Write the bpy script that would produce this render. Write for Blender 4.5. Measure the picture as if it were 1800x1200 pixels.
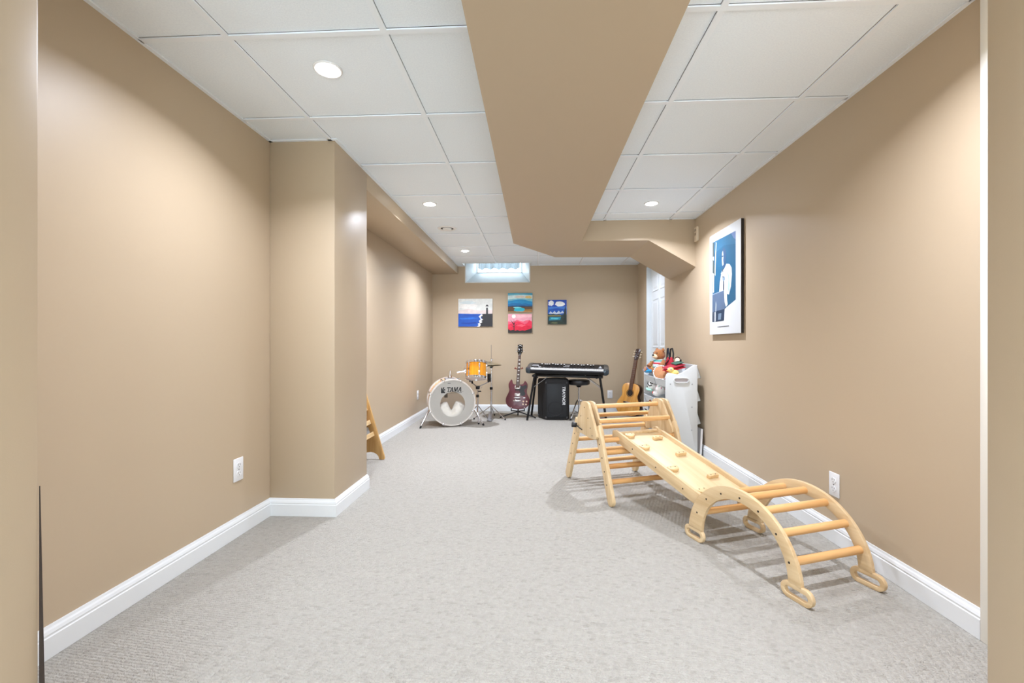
import bpy, bmesh, math, random
from math import sin, cos, pi, radians as R
from mathutils import Vector, Matrix

for o in list(bpy.data.objects):
    bpy.data.objects.remove(o)
scene = bpy.context.scene
COL = scene.collection
random.seed(7)

# ------------------------------------------------------------------ camera
CAM_H = 0.985
cd = bpy.data.cameras.new('camera')
cd.sensor_width = 36.0
cd.lens = 782.0 / 1800.0 * 36.0
cd.shift_y = 6.0 / 1800.0
cd.clip_start = 0.02
cam = bpy.data.objects.new('camera', cd)
COL.objects.link(cam)
cam.location = (0, 0, CAM_H)
cam.rotation_euler = (R(90), 0, R(2.97))
scene.camera = cam

# ------------------------------------------------------------------ world and exposure
world = bpy.data.worlds.new('sky')
scene.world = world
world.use_nodes = True
wn = world.node_tree.nodes
wn['Background'].inputs[0].default_value = (0.84, 0.91, 1.0, 1)
wn['Background'].inputs[1].default_value = 6.3
vs = scene.view_settings
vs.view_transform = 'Standard'
vs.look = 'None'
vs.exposure = 0.79
vs.gamma = 1.0
vs.use_curve_mapping = False
LAMP_W = 18.5          # every pot light
LAMP_COL = (0.93, 0.99, 1.15)

# ------------------------------------------------------------------ helpers
def lin(c):
    return tuple(((v / 255.0) / 12.92 if v / 255.0 <= 0.04045 else ((v / 255.0 + 0.055) / 1.055) ** 2.4) for v in c)

MATS = {}
def mat(name, rgb, rough=0.6, metal=0.0, spec=0.5, noise=0.0, nscale=20.0, bump=0.0, bscale=200.0, emit=None, coat=0.0, sheen=0.0, trans=0.0):
    if name in MATS:
        return MATS[name]
    m = bpy.data.materials.new(name)
    m.use_nodes = True
    nt = m.node_tree
    b = nt.nodes['Principled BSDF']
    c = lin(rgb)
    b.inputs['Base Color'].default_value = (*c, 1)
    b.inputs['Roughness'].default_value = rough
    b.inputs['Metallic'].default_value = metal
    b.inputs['Specular IOR Level'].default_value = spec
    b.inputs['Coat Weight'].default_value = coat
    b.inputs['Sheen Weight'].default_value = sheen
    b.inputs['Transmission Weight'].default_value = trans
    tc = nt.nodes.new('ShaderNodeTexCoord')
    if noise:
        n = nt.nodes.new('ShaderNodeTexNoise')
        n.inputs['Scale'].default_value = nscale
        n.inputs['Detail'].default_value = 4
        r = nt.nodes.new('ShaderNodeValToRGB')
        r.color_ramp.elements[0].position = 0.3
        r.color_ramp.elements[1].position = 0.7
        r.color_ramp.elements[0].color = (*[v * (1 - noise) for v in c], 1)
        r.color_ramp.elements[1].color = (*[min(1, v * (1 + noise)) for v in c], 1)
        nt.links.new(tc.outputs['Object'], n.inputs['Vector'])
        nt.links.new(n.outputs['Fac'], r.inputs['Fac'])
        nt.links.new(r.outputs['Color'], b.inputs['Base Color'])
    if bump:
        n2 = nt.nodes.new('ShaderNodeTexNoise')
        n2.inputs['Scale'].default_value = bscale
        n2.inputs['Detail'].default_value = 3
        bp = nt.nodes.new('ShaderNodeBump')
        bp.inputs['Strength'].default_value = bump
        bp.inputs['Distance'].default_value = 0.002
        nt.links.new(tc.outputs['Object'], n2.inputs['Vector'])
        nt.links.new(n2.outputs['Fac'], bp.inputs['Height'])
        nt.links.new(bp.outputs['Normal'], b.inputs['Normal'])
    if emit:
        b.inputs['Emission Color'].default_value = (1, 0.97, 0.92, 1)
        b.inputs['Emission Strength'].default_value = emit
    MATS[name] = m
    return m

def wood(name, light, dark, axis=1, rough=0.5, s=1.0):
    """grain stretched along one local axis"""
    if name in MATS:
        return MATS[name]
    m = bpy.data.materials.new(name)
    m.use_nodes = True
    nt = m.node_tree
    b = nt.nodes['Principled BSDF']
    b.inputs['Roughness'].default_value = rough
    tc = nt.nodes.new('ShaderNodeTexCoord')
    mp = nt.nodes.new('ShaderNodeMapping')
    sc = [26 * s, 26 * s, 26 * s]
    sc[axis] = 1.6 * s
    mp.inputs['Scale'].default_value = sc
    n = nt.nodes.new('ShaderNodeTexNoise')
    n.inputs['Scale'].default_value = 1.5
    n.inputs['Detail'].default_value = 6
    n.inputs['Distortion'].default_value = 0.6
    r = nt.nodes.new('ShaderNodeValToRGB')
    r.color_ramp.elements[0].position = 0.28
    r.color_ramp.elements[1].position = 0.62
    r.color_ramp.elements[0].color = (*lin(dark), 1)
    r.color_ramp.elements[1].color = (*lin(light), 1)
    bp = nt.nodes.new('ShaderNodeBump')
    bp.inputs['Strength'].default_value = 0.08
    bp.inputs['Distance'].default_value = 0.001
    nt.links.new(tc.outputs['Object'], mp.inputs['Vector'])
    nt.links.new(mp.outputs['Vector'], n.inputs['Vector'])
    nt.links.new(n.outputs['Fac'], r.inputs['Fac'])
    nt.links.new(r.outputs['Color'], b.inputs['Base Color'])
    nt.links.new(n.outputs['Fac'], bp.inputs['Height'])
    nt.links.new(bp.outputs['Normal'], b.inputs['Normal'])
    MATS[name] = m
    return m

class MB:
    """collects shapes into one mesh"""
    def __init__(s):
        s.bm = bmesh.new()
    def _t(s, vs_, M):
        if M is not None:
            for v in vs_:
                v.co = M @ v.co
        return s
    def raw(s, verts, faces, M=None):
        vv = [s.bm.verts.new(v) for v in verts]
        for f in faces:
            try:
                s.bm.faces.new([vv[i] for i in f])
            except ValueError:
                pass
        return s._t(vv, M)
    def box(s, x0, x1, y0, y1, z0, z1, M=None):
        return s.raw([(x0, y0, z0), (x1, y0, z0), (x1, y1, z0), (x0, y1, z0), (x0, y0, z1), (x1, y0, z1), (x1, y1, z1), (x0, y1, z1)],
                     [(0, 3, 2, 1), (4, 5, 6, 7), (0, 1, 5, 4), (1, 2, 6, 5), (2, 3, 7, 6), (3, 0, 4, 7)], M)
    def prism(s, poly, a, b, plane='xz', M=None):
        def p(u, v, w):
            return {'xz': (u, w, v), 'yz': (w, u, v), 'xy': (u, v, w)}[plane]
        n = len(poly)
        vs_ = [p(u, v, a) for u, v in poly] + [p(u, v, b) for u, v in poly]
        f = [tuple(range(n)), tuple(range(2 * n - 1, n - 1, -1))]
        f += [(i, (i + 1) % n, n + (i + 1) % n, n + i) for i in range(n)]
        return s.raw(vs_, f, M)
    def ring(s, outer, inner, a, b, plane='xz', closed=True, M=None):
        """prism between two outlines of equal count"""
        def p(u, v, w):
            return {'xz': (u, w, v), 'yz': (w, u, v), 'xy': (u, v, w)}[plane]
        n = len(outer)
        vs_ = [p(*q, a) for q in outer] + [p(*q, a) for q in inner] + [p(*q, b) for q in outer] + [p(*q, b) for q in inner]
        f = []
        for i in range(n if closed else n - 1):
            j = (i + 1) % n
            f += [(i, j, n + j, n + i), (2 * n + i, 3 * n + i, 3 * n + j, 2 * n + j), (i, 2 * n + i, 2 * n + j, j), (n + i, n + j, 3 * n + j, 3 * n + i)]
        if not closed:
            f += [(0, n, 3 * n, 2 * n), (n - 1, 3 * n - 1, 4 * n - 1, 2 * n - 1)]
        return s.raw(vs_, f, M)
    def loft(s, secs, cap=True, closed=True, M=None):
        n = len(secs[0])
        vs_ = [p for q in secs for p in q]
        f = []
        for k in range(len(secs) - 1):
            for i in range(n if closed else n - 1):
                j = (i + 1) % n
                f.append((k * n + i, k * n + j, (k + 1) * n + j, (k + 1) * n + i))
        if cap:
            f += [tuple(range(n - 1, -1, -1)), tuple(range((len(secs) - 1) * n, len(secs) * n))]
        return s.raw(vs_, f, M)
    def lathe(s, prof, n=32, M=None, cap=False, arc=2 * pi):
        secs = []
        full = abs(arc - 2 * pi) < 1e-6
        k = n if full else n + 1
        for i in range(k):
            t = arc * i / n
            secs.append([(r * cos(t), r * sin(t), z) for r, z in prof])
        vs_ = [p for q in secs for p in q]
        m = len(prof)
        f = []
        for i in range(n):
            i2 = (i + 1) % k
            for j in range(m - 1):
                f.append((i * m + j, i2 * m + j, i2 * m + j + 1, i * m + j + 1))
        if cap:
            f += [tuple(i * m for i in range(k - 1, -1, -1)), tuple(i * m + m - 1 for i in range(k))]
        vv = [s.bm.verts.new(v) for v in vs_]
        for q in f:
            try:
                s.bm.faces.new([vv[i] for i in q])
            except ValueError:
                pass
        s._t(vv, M)
        bmesh.ops.remove_doubles(s.bm, verts=vv, dist=1e-6)
        return s
    def cyl(s, p0, p1, r0, r1=None, n=12):
        p0, p1 = Vector(p0), Vector(p1)
        r1 = r0 if r1 is None else r1
        d = p1 - p0
        q = Vector((0, 0, 1)).rotation_difference(d.normalized()).to_matrix().to_4x4()
        M = Matrix.Translation(p0) @ q
        L = d.length
        return s.loft([[(r0 * cos(2 * pi * i / n), r0 * sin(2 * pi * i / n), 0) for i in range(n)],
                       [(r1 * cos(2 * pi * i / n), r1 * sin(2 * pi * i / n), L) for i in range(n)]], M=M)
    def tube(s, pts, r, n=8, closed=False):
        pts = [Vector(p) for p in pts]
        m = len(pts)
        secs = []
        up = None
        for i, p in enumerate(pts):
            if closed:
                t = (pts[(i + 1) % m] - pts[i - 1]).normalized()
            else:
                t = (pts[min(i + 1, m - 1)] - pts[max(i - 1, 0)]).normalized()
            if up is None:
                up = t.orthogonal().normalized()
            else:
                up = (up - t * up.dot(t)).normalized()
            w = t.cross(up)
            rr = r[i] if isinstance(r, (list, tuple)) else r
            secs.append([p + up * (rr * cos(2 * pi * k / n)) + w * (rr * sin(2 * pi * k / n)) for k in range(n)])
        if closed:
            secs.append(secs[0])
            return s.loft(secs, cap=False)
        return s.loft(secs)
    def ball(s, c, r, u=16, v=10, M=None):
        r = (r, r, r) if not isinstance(r, (tuple, list)) else r
        prof = [(max(1e-7, sin(pi * j / v)), -cos(pi * j / v)) for j in range(v + 1)]
        T = Matrix.Translation(c) @ Matrix.Diagonal((*r, 1))
        if M is not None:
            T = Matrix.Translation(c) @ M @ Matrix.Diagonal((*r, 1))
        return s.lathe(prof, u, T)
    def build(s, name, m, parent=None, bevel=0.0, smooth=True, seg=2, loc=None):
        bm = s.bm
        bmesh.ops.recalc_face_normals(bm, faces=bm.faces)
        if bevel:
            es = [e for e in bm.edges if len(e.link_faces) == 2 and e.calc_face_angle(0) > R(35)]
            bmesh.ops.bevel(bm, geom=es, offset=bevel, segments=seg, affect='EDGES', profile=0.5, clamp_overlap=True)
        me = bpy.data.meshes.new(name)
        bm.to_mesh(me)
        bm.free()
        ms = m if isinstance(m, (list, tuple)) else [m]
        for q in ms:
            me.materials.append(q)
        if smooth:
            for p in me.polygons:
                p.use_smooth = True
            me.set_sharp_from_angle(angle=R(38))
        o = bpy.data.objects.new(name, me)
        COL.objects.link(o)
        if parent is not None:
            o.parent = parent
        if loc is not None:
            o.location = loc
        return o

def tag(o, label=None, cat=None, group=None, kind=None):
    if label: o['label'] = label
    if cat: o['category'] = cat
    if group: o['group'] = group
    if kind: o['kind'] = kind
    return o

def thing(name, label, cat, loc=(0, 0, 0), rot=(0, 0, 0), group=None):
    o = bpy.data.objects.new(name, None)
    o.empty_display_size = 0.05
    COL.objects.link(o)
    o.location = loc
    o.rotation_euler = rot
    return tag(o, label, cat, group)

def struct(o):
    o['kind'] = 'structure'
    return o

def stadium(cx, cy, hw, r, n=8):
    """closed outline of a stadium, horizontal half-length hw (to the centre of the caps)"""
    pts = [(cx + hw + r * cos(-pi / 2 + pi * i / n), cy + r * sin(-pi / 2 + pi * i / n)) for i in range(n + 1)]
    pts += [(cx - hw + r * cos(pi / 2 + pi * i / n), cy + r * sin(pi / 2 + pi * i / n)) for i in range(n + 1)]
    return pts

def smoothpoly(pts, it=2):
    for _ in range(it):
        q = []
        for i in range(len(pts)):
            a, b = pts[i], pts[(i + 1) % len(pts)]
            q += [(a[0] * .75 + b[0] * .25, a[1] * .75 + b[1] * .25), (a[0] * .25 + b[0] * .75, a[1] * .25 + b[1] * .75)]
        pts = q
    return pts

def rotm(ax, deg):
    return Matrix.Rotation(R(deg), 4, ax)
def tr(*v):
    return Matrix.Translation(v)

# ------------------------------------------------------------------ materials
WALL = mat('tan_wall_paint', (189, 170, 144), rough=0.42, spec=0.35, bump=0.05, bscale=350)
WHITE = mat('white_trim_paint', (228, 231, 232), rough=0.35)
DOORW = mat('white_door_paint', (226, 232, 235), rough=0.35)
BLACK = mat('black_plastic', (22, 22, 24), rough=0.45)
BLACKM = mat('black_metal', (28, 28, 30), rough=0.35, metal=0.6)
CHROME = mat('chrome', (215, 215, 218), rough=0.12, metal=1.0)
STEEL = mat('brushed_steel', (150, 150, 152), rough=0.35, metal=1.0)
RUBBER = mat('black_rubber', (18, 18, 18), rough=0.8)
PLATEW = mat('white_plastic', (232, 233, 234), rough=0.3)
SLOT = mat('dark_slot', (40, 38, 36), rough=0.7)

def carpet_mat():
    m = bpy.data.materials.new('berber_loop_carpet')
    m.use_nodes = True
    nt = m.node_tree
    b = nt.nodes['Principled BSDF']
    b.inputs['Roughness'].default_value = 0.95
    b.inputs['Specular IOR Level'].default_value = 0.1
    tc = nt.nodes.new('ShaderNodeTexCoord')
    mp = nt.nodes.new('ShaderNodeMapping')
    mp.inputs['Rotation'].default_value = (0, 0, R(12))
    mp.inputs['Scale'].default_value = (52, 92, 1)
    vo = nt.nodes.new('ShaderNodeTexVoronoi')
    vo.voronoi_dimensions = '2D'
    vo.inputs['Scale'].default_value = 1.0
    vo.inputs['Randomness'].default_value = 0.4
    nz = nt.nodes.new('ShaderNodeTexNoise')
    nz.inputs['Scale'].default_value = 240
    nz.inputs['Detail'].default_value = 3
    nz2 = nt.nodes.new('ShaderNodeTexNoise')
    nz2.inputs['Scale'].default_value = 46
    nz2.inputs['Detail'].default_value = 5
    r = nt.nodes.new('ShaderNodeValToRGB')
    r.color_ramp.elements[0].position = 0.25
    r.color_ramp.elements[1].position = 0.75
    r.color_ramp.elements[0].color = (*lin((180, 175, 165)), 1)
    r.color_ramp.elements[1].color = (*lin((192, 188, 179)), 1)
    nt.links.new(tc.outputs['Object'], nz2.inputs['Vector'])
    nt.links.new(nz2.outputs['Fac'], r.inputs['Fac'])
    # flecks: yarn colour varies from loop to loop
    r2 = nt.nodes.new('ShaderNodeValToRGB')
    r2.color_ramp.elements[0].position = 0.0
    r2.color_ramp.elements[1].position = 0.2
    r2.color_ramp.elements[0].color = (*lin((150, 141, 128)), 1)
    r2.color_ramp.elements[1].color = (1, 1, 1, 1)
    mix = nt.nodes.new('ShaderNodeMixRGB')
    mix.blend_type = 'MULTIPLY'
    mix.inputs['Fac'].default_value = 0.17
    sep = nt.nodes.new('ShaderNodeSeparateColor')
    nt.links.new(vo.outputs['Color'], sep.inputs['Color'])
    nt.links.new(sep.outputs[0], r2.inputs['Fac'])
    nt.links.new(r.outputs['Color'], mix.inputs['Color1'])
    nt.links.new(r2.outputs['Color'], mix.inputs['Color2'])
    nt.links.new(mix.outputs['Color'], b.inputs['Base Color'])
    nt.links.new(tc.outputs['Object'], mp.inputs['Vector'])
    nt.links.new(mp.outputs['Vector'], vo.inputs['Vector'])
    nt.links.new(tc.outputs['Object'], nz.inputs['Vector'])
    ad = nt.nodes.new('ShaderNodeMath')
    ad.operation = 'MULTIPLY_ADD'
    ad.inputs[1].default_value = -1.0
    nt.links.new(vo.outputs['Distance'], ad.inputs[0])
    nt.links.new(nz.outputs['Fac'], ad.inputs[2])
    bp = nt.nodes.new('ShaderNodeBump')
    bp.inputs['Strength'].default_value = 1.0
    bp.inputs['Distance'].default_value = 0.009
    nt.links.new(ad.outputs[0], bp.inputs['Height'])
    nt.links.new(bp.outputs['Normal'], b.inputs['Normal'])
    return m
CARPET = carpet_mat()
TILE = mat('mineral_fibre_tile', (240, 247, 253), rough=0.95, spec=0.1, noise=0.035, nscale=160, bump=0.35, bscale=220)
TBAR = mat('white_grid_metal', (242, 248, 253), rough=0.4)

# ------------------------------------------------------------------ structure
XL, XP, XR, YB, ZC = -1.535, -1.15, 1.495, 6.6, 2.16
YJ0, YJ1 = 2.50, 2.99
YN = -2.2
ZT = 2.40
struct(MB().box(-1.75, 1.75, YN - 0.12, 7.0, -0.06, 0).build('floor', CARPET, smooth=False))
ceiling = struct(MB().box(-1.75, 1.75, YN - 0.12, 7.0, ZT, ZT + 0.05).build('ceiling', mat('dark_joist_void', (90, 85, 80), rough=0.9), smooth=False))
struct(MB().box(XL - 0.12, XL, YN, 6.6, 0, ZT).build('wall_left', WALL, smooth=False))
struct(MB().box(XL, XP, YJ0, YJ1, 0, ZT).build('wall_pillar', WALL, bevel=0.004))
struct(MB().box(XL, XP, YJ1, YB, 2.045, ZT).build('wall_left_bulkhead', WALL, bevel=0.003))
PX, PZ = 1.25, 2.05                       # unseen glazed opening behind the camera, added for fill daylight
struct(MB().box(-1.75, -PX, YN - 0.12, YN, 0, ZT).box(PX, 1.75, YN - 0.12, YN, 0, ZT).box(-PX, PX, YN - 0.12, YN, PZ, ZT).build('wall_behind', WALL, smooth=False))
# right wall with a doorway
DY0, DY1, DZ = 5.216, 6.06, 2.03
wr = MB()
wr.box(XR, XR + 0.12, YN, DY0, 0, ZT).box(XR, XR + 0.12, DY1, YB + 0.3, 0, ZT).box(XR, XR + 0.12, DY0, DY1, DZ, ZT)
struct(wr.build('wall_right', WALL, smooth=False))
# far wall with a window niche
NX0, NX1, NZ0 = -1.04, -0.078, 1.915
wb = MB()
wb.box(-1.75, NX0, YB, YB + 0.3, 0, ZT).box(NX1, XR, YB, YB + 0.3, 0, ZT).box(NX0, NX1, YB, YB + 0.3, 0, NZ0)
struct(wb.build('wall_back', WALL, smooth=False))
# opening the camera stands behind
struct(MB().box(XL, -1.0, 0.70, 0.847, 0, ZT).build('wall_near_left', WALL, bevel=0.004))
struct(MB().box(0.817, XR, 0.70, 0.85, 0, ZT).build('wall_near_right', WALL, bevel=0.004))
# boxed duct: long run plus the arm that drops towards the right wall
sf = MB()
sf.prism([(-0.21, YN), (0.442, YN), (0.442, 4.235), (1.063, 4.235), (1.063, 5.04), (0.222, 5.0), (-0.21, 4.3)], 1.967, 2.30, 'xy')
sf.prism([(1.063, 1.967), (XR, 1.712), (XR, 2.30), (1.063, 2.30)], 4.235, 5.04, 'xz')
bmesh.ops.remove_doubles(sf.bm, verts=sf.bm.verts, dist=1e-5)
struct(sf.build('wall_soffit', WALL, smooth=False))
# cream trim and a dark tapering wedge beside the opening
struct(MB().box(XR - 0.014, XR, 1.535, 1.562, 0, ZC).build('trim_1', mat('cream_trim_paint', (236, 232, 222), rough=0.4), bevel=0.002))
struct(MB().prism([(-1.0, 0.0), (-0.983, 0.0), (-0.9998, 0.70), (-1.0, 0.70)], 0.8475, 0.8495, 'xz').build('dark_wedge', mat('dark_brown_strip', (52, 42, 36), rough=0.6), smooth=False))

# baseboards
BPROF = [(0, 0), (0.014, 0), (0.014, 0.066), (0.0115, 0.069), (0.0115, 0.074), (0.0125, 0.076), (0.0095, 0.086), (0.006, 0.092), (0.004, 0.100), (0, 0.100)]
def baseboard(name, p0, p1, nrm, e0=0.0, e1=0.0):
    """p0,p1 on the wall foot, nrm into the room; e = mitre at each end (+ longer for an outer corner)"""
    p0, p1, nn = Vector(p0), Vector(p1), Vector(nrm)
    t = (p1 - p0).normalized()
    m = MB()
    secs = []
    for p, e, sg in ((p0, e0, -1), (p1, e1, 1)):
        secs.append([(p.x + nn.x * (d + 0.0004) + t.x * sg * e * d, p.y + nn.y * (d + 0.0004) + t.y * sg * e * d, z + 0.001) for d, z in BPROF])
    m.loft(secs)
    return struct(m.build(name, WHITE, smooth=False))
baseboard('baseboard_left', (XL, 0.85), (XL, YJ0), (1, 0), 0, -1)
baseboard('baseboard_pillar_front', (XL, YJ0), (XP, YJ0), (0, -1), -1, 1)
baseboard('baseboard_pillar_side', (XP, YJ0), (XP, YJ1), (1, 0), 1, 1)
baseboard('baseboard_recess', (XL, YJ1), (XL, YB), (1, 0), 0, -1)
baseboard('baseboard_back', (XL, YB), (XR, YB), (0, -1), -1, -1)
baseboard('baseboard_right', (XR, 1.562), (XR, DY0), (-1, 0), 0, 0)
baseboard('baseboard_right_corner', (XR, DY1), (XR, YB), (-1, 0), 0, -1)

# door in the right wall
d1 = MB()
dx = XR + 0.056
d1.box(dx, dx + 0.036, DY0, DY1, 0.012, DZ - 0.022)
door = struct(d1.build('door_1', DOORW, smooth=False))
lining = MB()
lining.box(XR - 0.002, XR + 0.12, DY1 - 0.014, DY1 + 0.0, 0, DZ)
lining.box(XR - 0.002, XR + 0.12, DY0, DY0 + 0.014, 0, DZ)
lining.box(XR - 0.002, XR + 0.12, DY0, DY1, DZ - 0.016, DZ)
lining.build('jamb_lining', DOORW, door, smooth=False)
def door_panel(y0, y1, z0, z1):
    m = MB()
    yc, zc, hy, hz = (y0 + y1) / 2, (z0 + z1) / 2, (y1 - y0) / 2, (z1 - z0) / 2
    secs = []
    for k, d in ((1.0, 0.0006), (0.985, 0.007), (0.93, 0.007), (0.86, 0.0012), (0.74, 0.0012), (0.62, 0.006)):
        ky, kz = hy - hy * (1 - k), hz - hy * (1 - k)
        secs.append([(dx - d, yc - ky, zc - kz), (dx - d, yc + ky, zc - kz), (dx - d, yc + ky, zc + kz), (dx - d, yc - ky, zc + kz)])
    m.loft(secs, cap=True)
    return m.build('panel', DOORW, door, smooth=False)
for (a, b_) in ((DY0 + 0.11, DY0 + 0.385), (DY0 + 0.46, DY1 - 0.11)):
    for (z0, z1) in ((0.22, 0.80), (0.95, 1.58), (1.68, 1.90)):
        door_panel(a, b_, z0, z1)

# window in the far wall: splayed white niche, sash, pane
iy = YB + 0.27
ix0, ix1, iz0 = -0.905, -0.200, 2.098
zt_ = 2.32
w = MB()
o_ = [(NX0, NZ0), (NX1, NZ0), (NX1, zt_), (NX0, zt_)]
i_ = [(ix0, iz0), (ix1, iz0), (ix1, zt_ - 0.01), (ix0, zt_ - 0.01)]
for k in range(4):
    j = (k + 1) % 4
    w.raw([(o_[k][0], YB, o_[k][1]), (o_[j][0], YB, o_[j][1]), (i_[j][0], iy, i_[j][1]), (i_[k][0], iy, i_[k][1])], [(0, 1, 2, 3)])
win = struct(w.build('window_1', mat('niche_white_paint', (226, 234, 238), rough=0.4), smooth=False))
bd = MB()
bd.box(NX0 - 0.006, NX0 + 0.012, YB - 0.008, YB + 0.004, NZ0 - 0.006, ZC + 0.12)
bd.box(NX1 - 0.012, NX1 + 0.006, YB - 0.008, YB + 0.004, NZ0 - 0.006, ZC + 0.12)
bd.box(NX0 - 0.006, NX1 + 0.006, YB - 0.008, YB + 0.004, NZ0 - 0.006, NZ0 + 0.006)
bd.build('corner_bead', WHITE, win, bevel=0.002)
fr = MB()
fr.ring([(ix0, iz0), (ix1, iz0), (ix1, zt_), (ix0, zt_)], [(ix0 + 0.02, iz0 + 0.012), (ix1 - 0.02, iz0 + 0.012), (ix1 - 0.02, zt_ - 0.015), (ix0 + 0.02, zt_ - 0.015)], iy - 0.005, iy + 0.03)
fr.build('sash', PLATEW, win, smooth=False)
gl = bpy.data.materials.new('window_glass')
gl.use_nodes = True
gn = gl.node_tree
for n in list(gn.nodes):
    gn.nodes.remove(n)
go = gn.nodes.new('ShaderNodeOutputMaterial')
gm = gn.nodes.new('ShaderNodeMixShader')
gt = gn.nodes.new('ShaderNodeBsdfTransparent')
gt.inputs[0].default_value = (0.93, 0.97, 0.97, 1)
gg = gn.nodes.new('ShaderNodeBsdfGlossy')
gg.inputs['Roughness'].default_value = 0.03
gm.inputs[0].default_value = 0.06
gn.links.new(gt.outputs[0], gm.inputs[1])
gn.links.new(gg.outputs[0], gm.inputs[2])
gn.links.new(gm.outputs[0], go.inputs[0])
MB().box(ix0 + 0.015, ix1 - 0.015, iy + 0.010, iy + 0.014, iz0 + 0.008, zt_ - 0.01).build('pane', gl, win, smooth=False)
# added glazing behind the camera, lets sky light in to even out the room
pd = MB()
for x0, x1 in ((-PX, 0.03), (-0.03, PX)):
    pd.ring([(x0, 0), (x1, 0), (x1, PZ), (x0, PZ)], [(x0 + 0.06, 0.08), (x1 - 0.06, 0.08), (x1 - 0.06, PZ - 0.06), (x0 + 0.06, PZ - 0.06)], YN - 0.08, YN - 0.04)
fill_window = struct(pd.build('added_fill_window', PLATEW, smooth=False))
for x0, x1 in ((-PX + 0.05, -0.02), (0.02, PX - 0.05)):
    MB().box(x0, x1, YN - 0.063, YN - 0.058, 0.07, PZ - 0.05).build('pane', gl, fill_window, smooth=False)
# box above the ceiling line that lets the niche rise
wt = MB()
wt.box(NX0 - 0.02, NX0 - 0.006, 6.36, YB - 0.0, ZC - 0.006, zt_).box(NX1 + 0.006, NX1 + 0.02, 6.36, YB, ZC - 0.006, zt_)
wt.box(NX0 - 0.02, NX1 + 0.02, 6.346, 6.36, ZC - 0.006, zt_).box(NX0 - 0.02, NX1 + 0.02, 6.346, YB, zt_, zt_ + 0.012)
wt.build('light_well', WHITE, win, smooth=False)

# ------------------------------------------------------------------ ceiling grid and tiles
T = 0.6096
colx = [XL, -1.175, -1.175 + T, -1.175 + 2 * T, -1.175 + 3 * T, -1.175 + 4 * T, XR]
TZ = ZC + 0.004
tile_cache = {}
def tile(x0, x1, y0, y1):
    g = 0.0132
    key = (round(x1 - x0, 3), round(y1 - y0, 3))
    cx, cy = (x0 + x1) / 2, (y0 + y1) / 2
    if key not in tile_cache:
        hx, hy = (x1 - x0) / 2 - g, (y1 - y0) / 2 - g
        if hx < 0.01 or hy < 0.01:
            return
        o = MB().box(-hx, hx, -hy, hy, 0, 0.014).build('ceiling_tile', TILE, ceiling, smooth=False)
        tile_cache[key] = o
    else:
        o = tile_cache[key].copy()
        COL.objects.link(o)
        o.parent = ceiling
    o.location = (cx, cy, TZ + random.uniform(0, 0.001))
    return o
def bar(x0, x1, y0, y1, z=0.0):
    m = MB()
    m.box(x0, x1, y0, y1, ZC - 0.003 - z, ZC + 0.003)
    m.build('grid_bar', TBAR, ceiling, smooth=False)
B = 0.012
rowsL = [1.6426 + T * k for k in range(-7, 9)]
rowsR = [1.5868 + T * k for k in range(-7, 5)]
rowsL = [YN] + [y for y in rowsL if y > YN + 0.05]
rowsR = [YN] + [y for y in rowsR if y > YN + 0.05] + [4.235]
for ci in range(0, 3):
    x0, x1 = colx[ci], colx[ci + 1]
    ys = rowsL + [YB]
    for k in range(len(ys) - 1):
        y0, y1 = ys[k], ys[k + 1]
        if ci == 0:
            if y0 > YJ0: continue
            y1 = min(y1, YJ0)
        elif y1 > 6.35:
            if y0 > 6.35: continue
            y1 = 6.346
        if ci == 1 and y0 > YJ0 - 0.2:
            tile(max(x0, XP - 0.012), x1, y0, y1)
        else:
            tile(x0, x1, y0, y1)
        if y0 > YN and not (ci == 0 and y0 > YJ0):
            bar(max(x0, XP if y0 > YJ0 else x0) + B, min(x1, -0.0 if ci == 2 else x1) - B, y0 - B, y0 + B)
for ci in range(3, 6):
    x0, x1 = colx[ci], colx[ci + 1]
    for k in range(len(rowsR) - 1):
        tile(x0, x1, rowsR[k], rowsR[k + 1])
        if rowsR[k] > YN:
            bar(x0 + B, x1 - B, rowsR[k] - B, rowsR[k] + B)
    ys = [y for y in rowsL if y > 4.6] + [YB]
    for k in range(len(ys) - 1):
        tile(x0, x1, ys[k], ys[k + 1])
        bar(x0 + B, x1 - B, ys[k] - B, ys[k] + B)
# slivers either side of the light well
tile(XP - 0.012, NX0 - 0.008, 6.335, YB + 0.012)
tile(NX1 + 0.008, colx[3], 6.335, YB + 0.012)
bar(colx[1] - B, colx[1] + B, YN, YJ0)
bar(colx[2] - B, colx[2] + B, YN, 6.346)
bar(colx[3] - B, colx[3] + B, 4.9, YB)
bar(colx[4] - B, colx[4] + B, YN, 4.235)
bar(colx[4] - B, colx[4] + B, 5.0, YB)
bar(colx[5] - B, colx[5] + B, YN, 4.235)
bar(colx[5] - B, colx[5] + B, 5.0, YB)
# wall angles
for a in ((XL, XL + 0.018, YN, YJ0), (XL, XP + 0.018, YJ0 - 0.018, YJ0), (XP, XP + 0.018, YJ0, YB), (XR - 0.018, XR, YN, 4.235),
          (0.442, 0.46, YN, 4.235), (0.442, XR, 4.217, 4.235), (-0.228, -0.21, YN, 4.3), (XR - 0.018, XR, 5.04, YB), (NX1 + 0.02, XR, YB - 0.018, YB), (XP, NX0 - 0.02, YB - 0.018, YB)):
    m = MB().box(*a, ZC - 0.003, ZC + 0.003).build('wall_angle', TBAR, ceiling, smooth=False)

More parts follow.
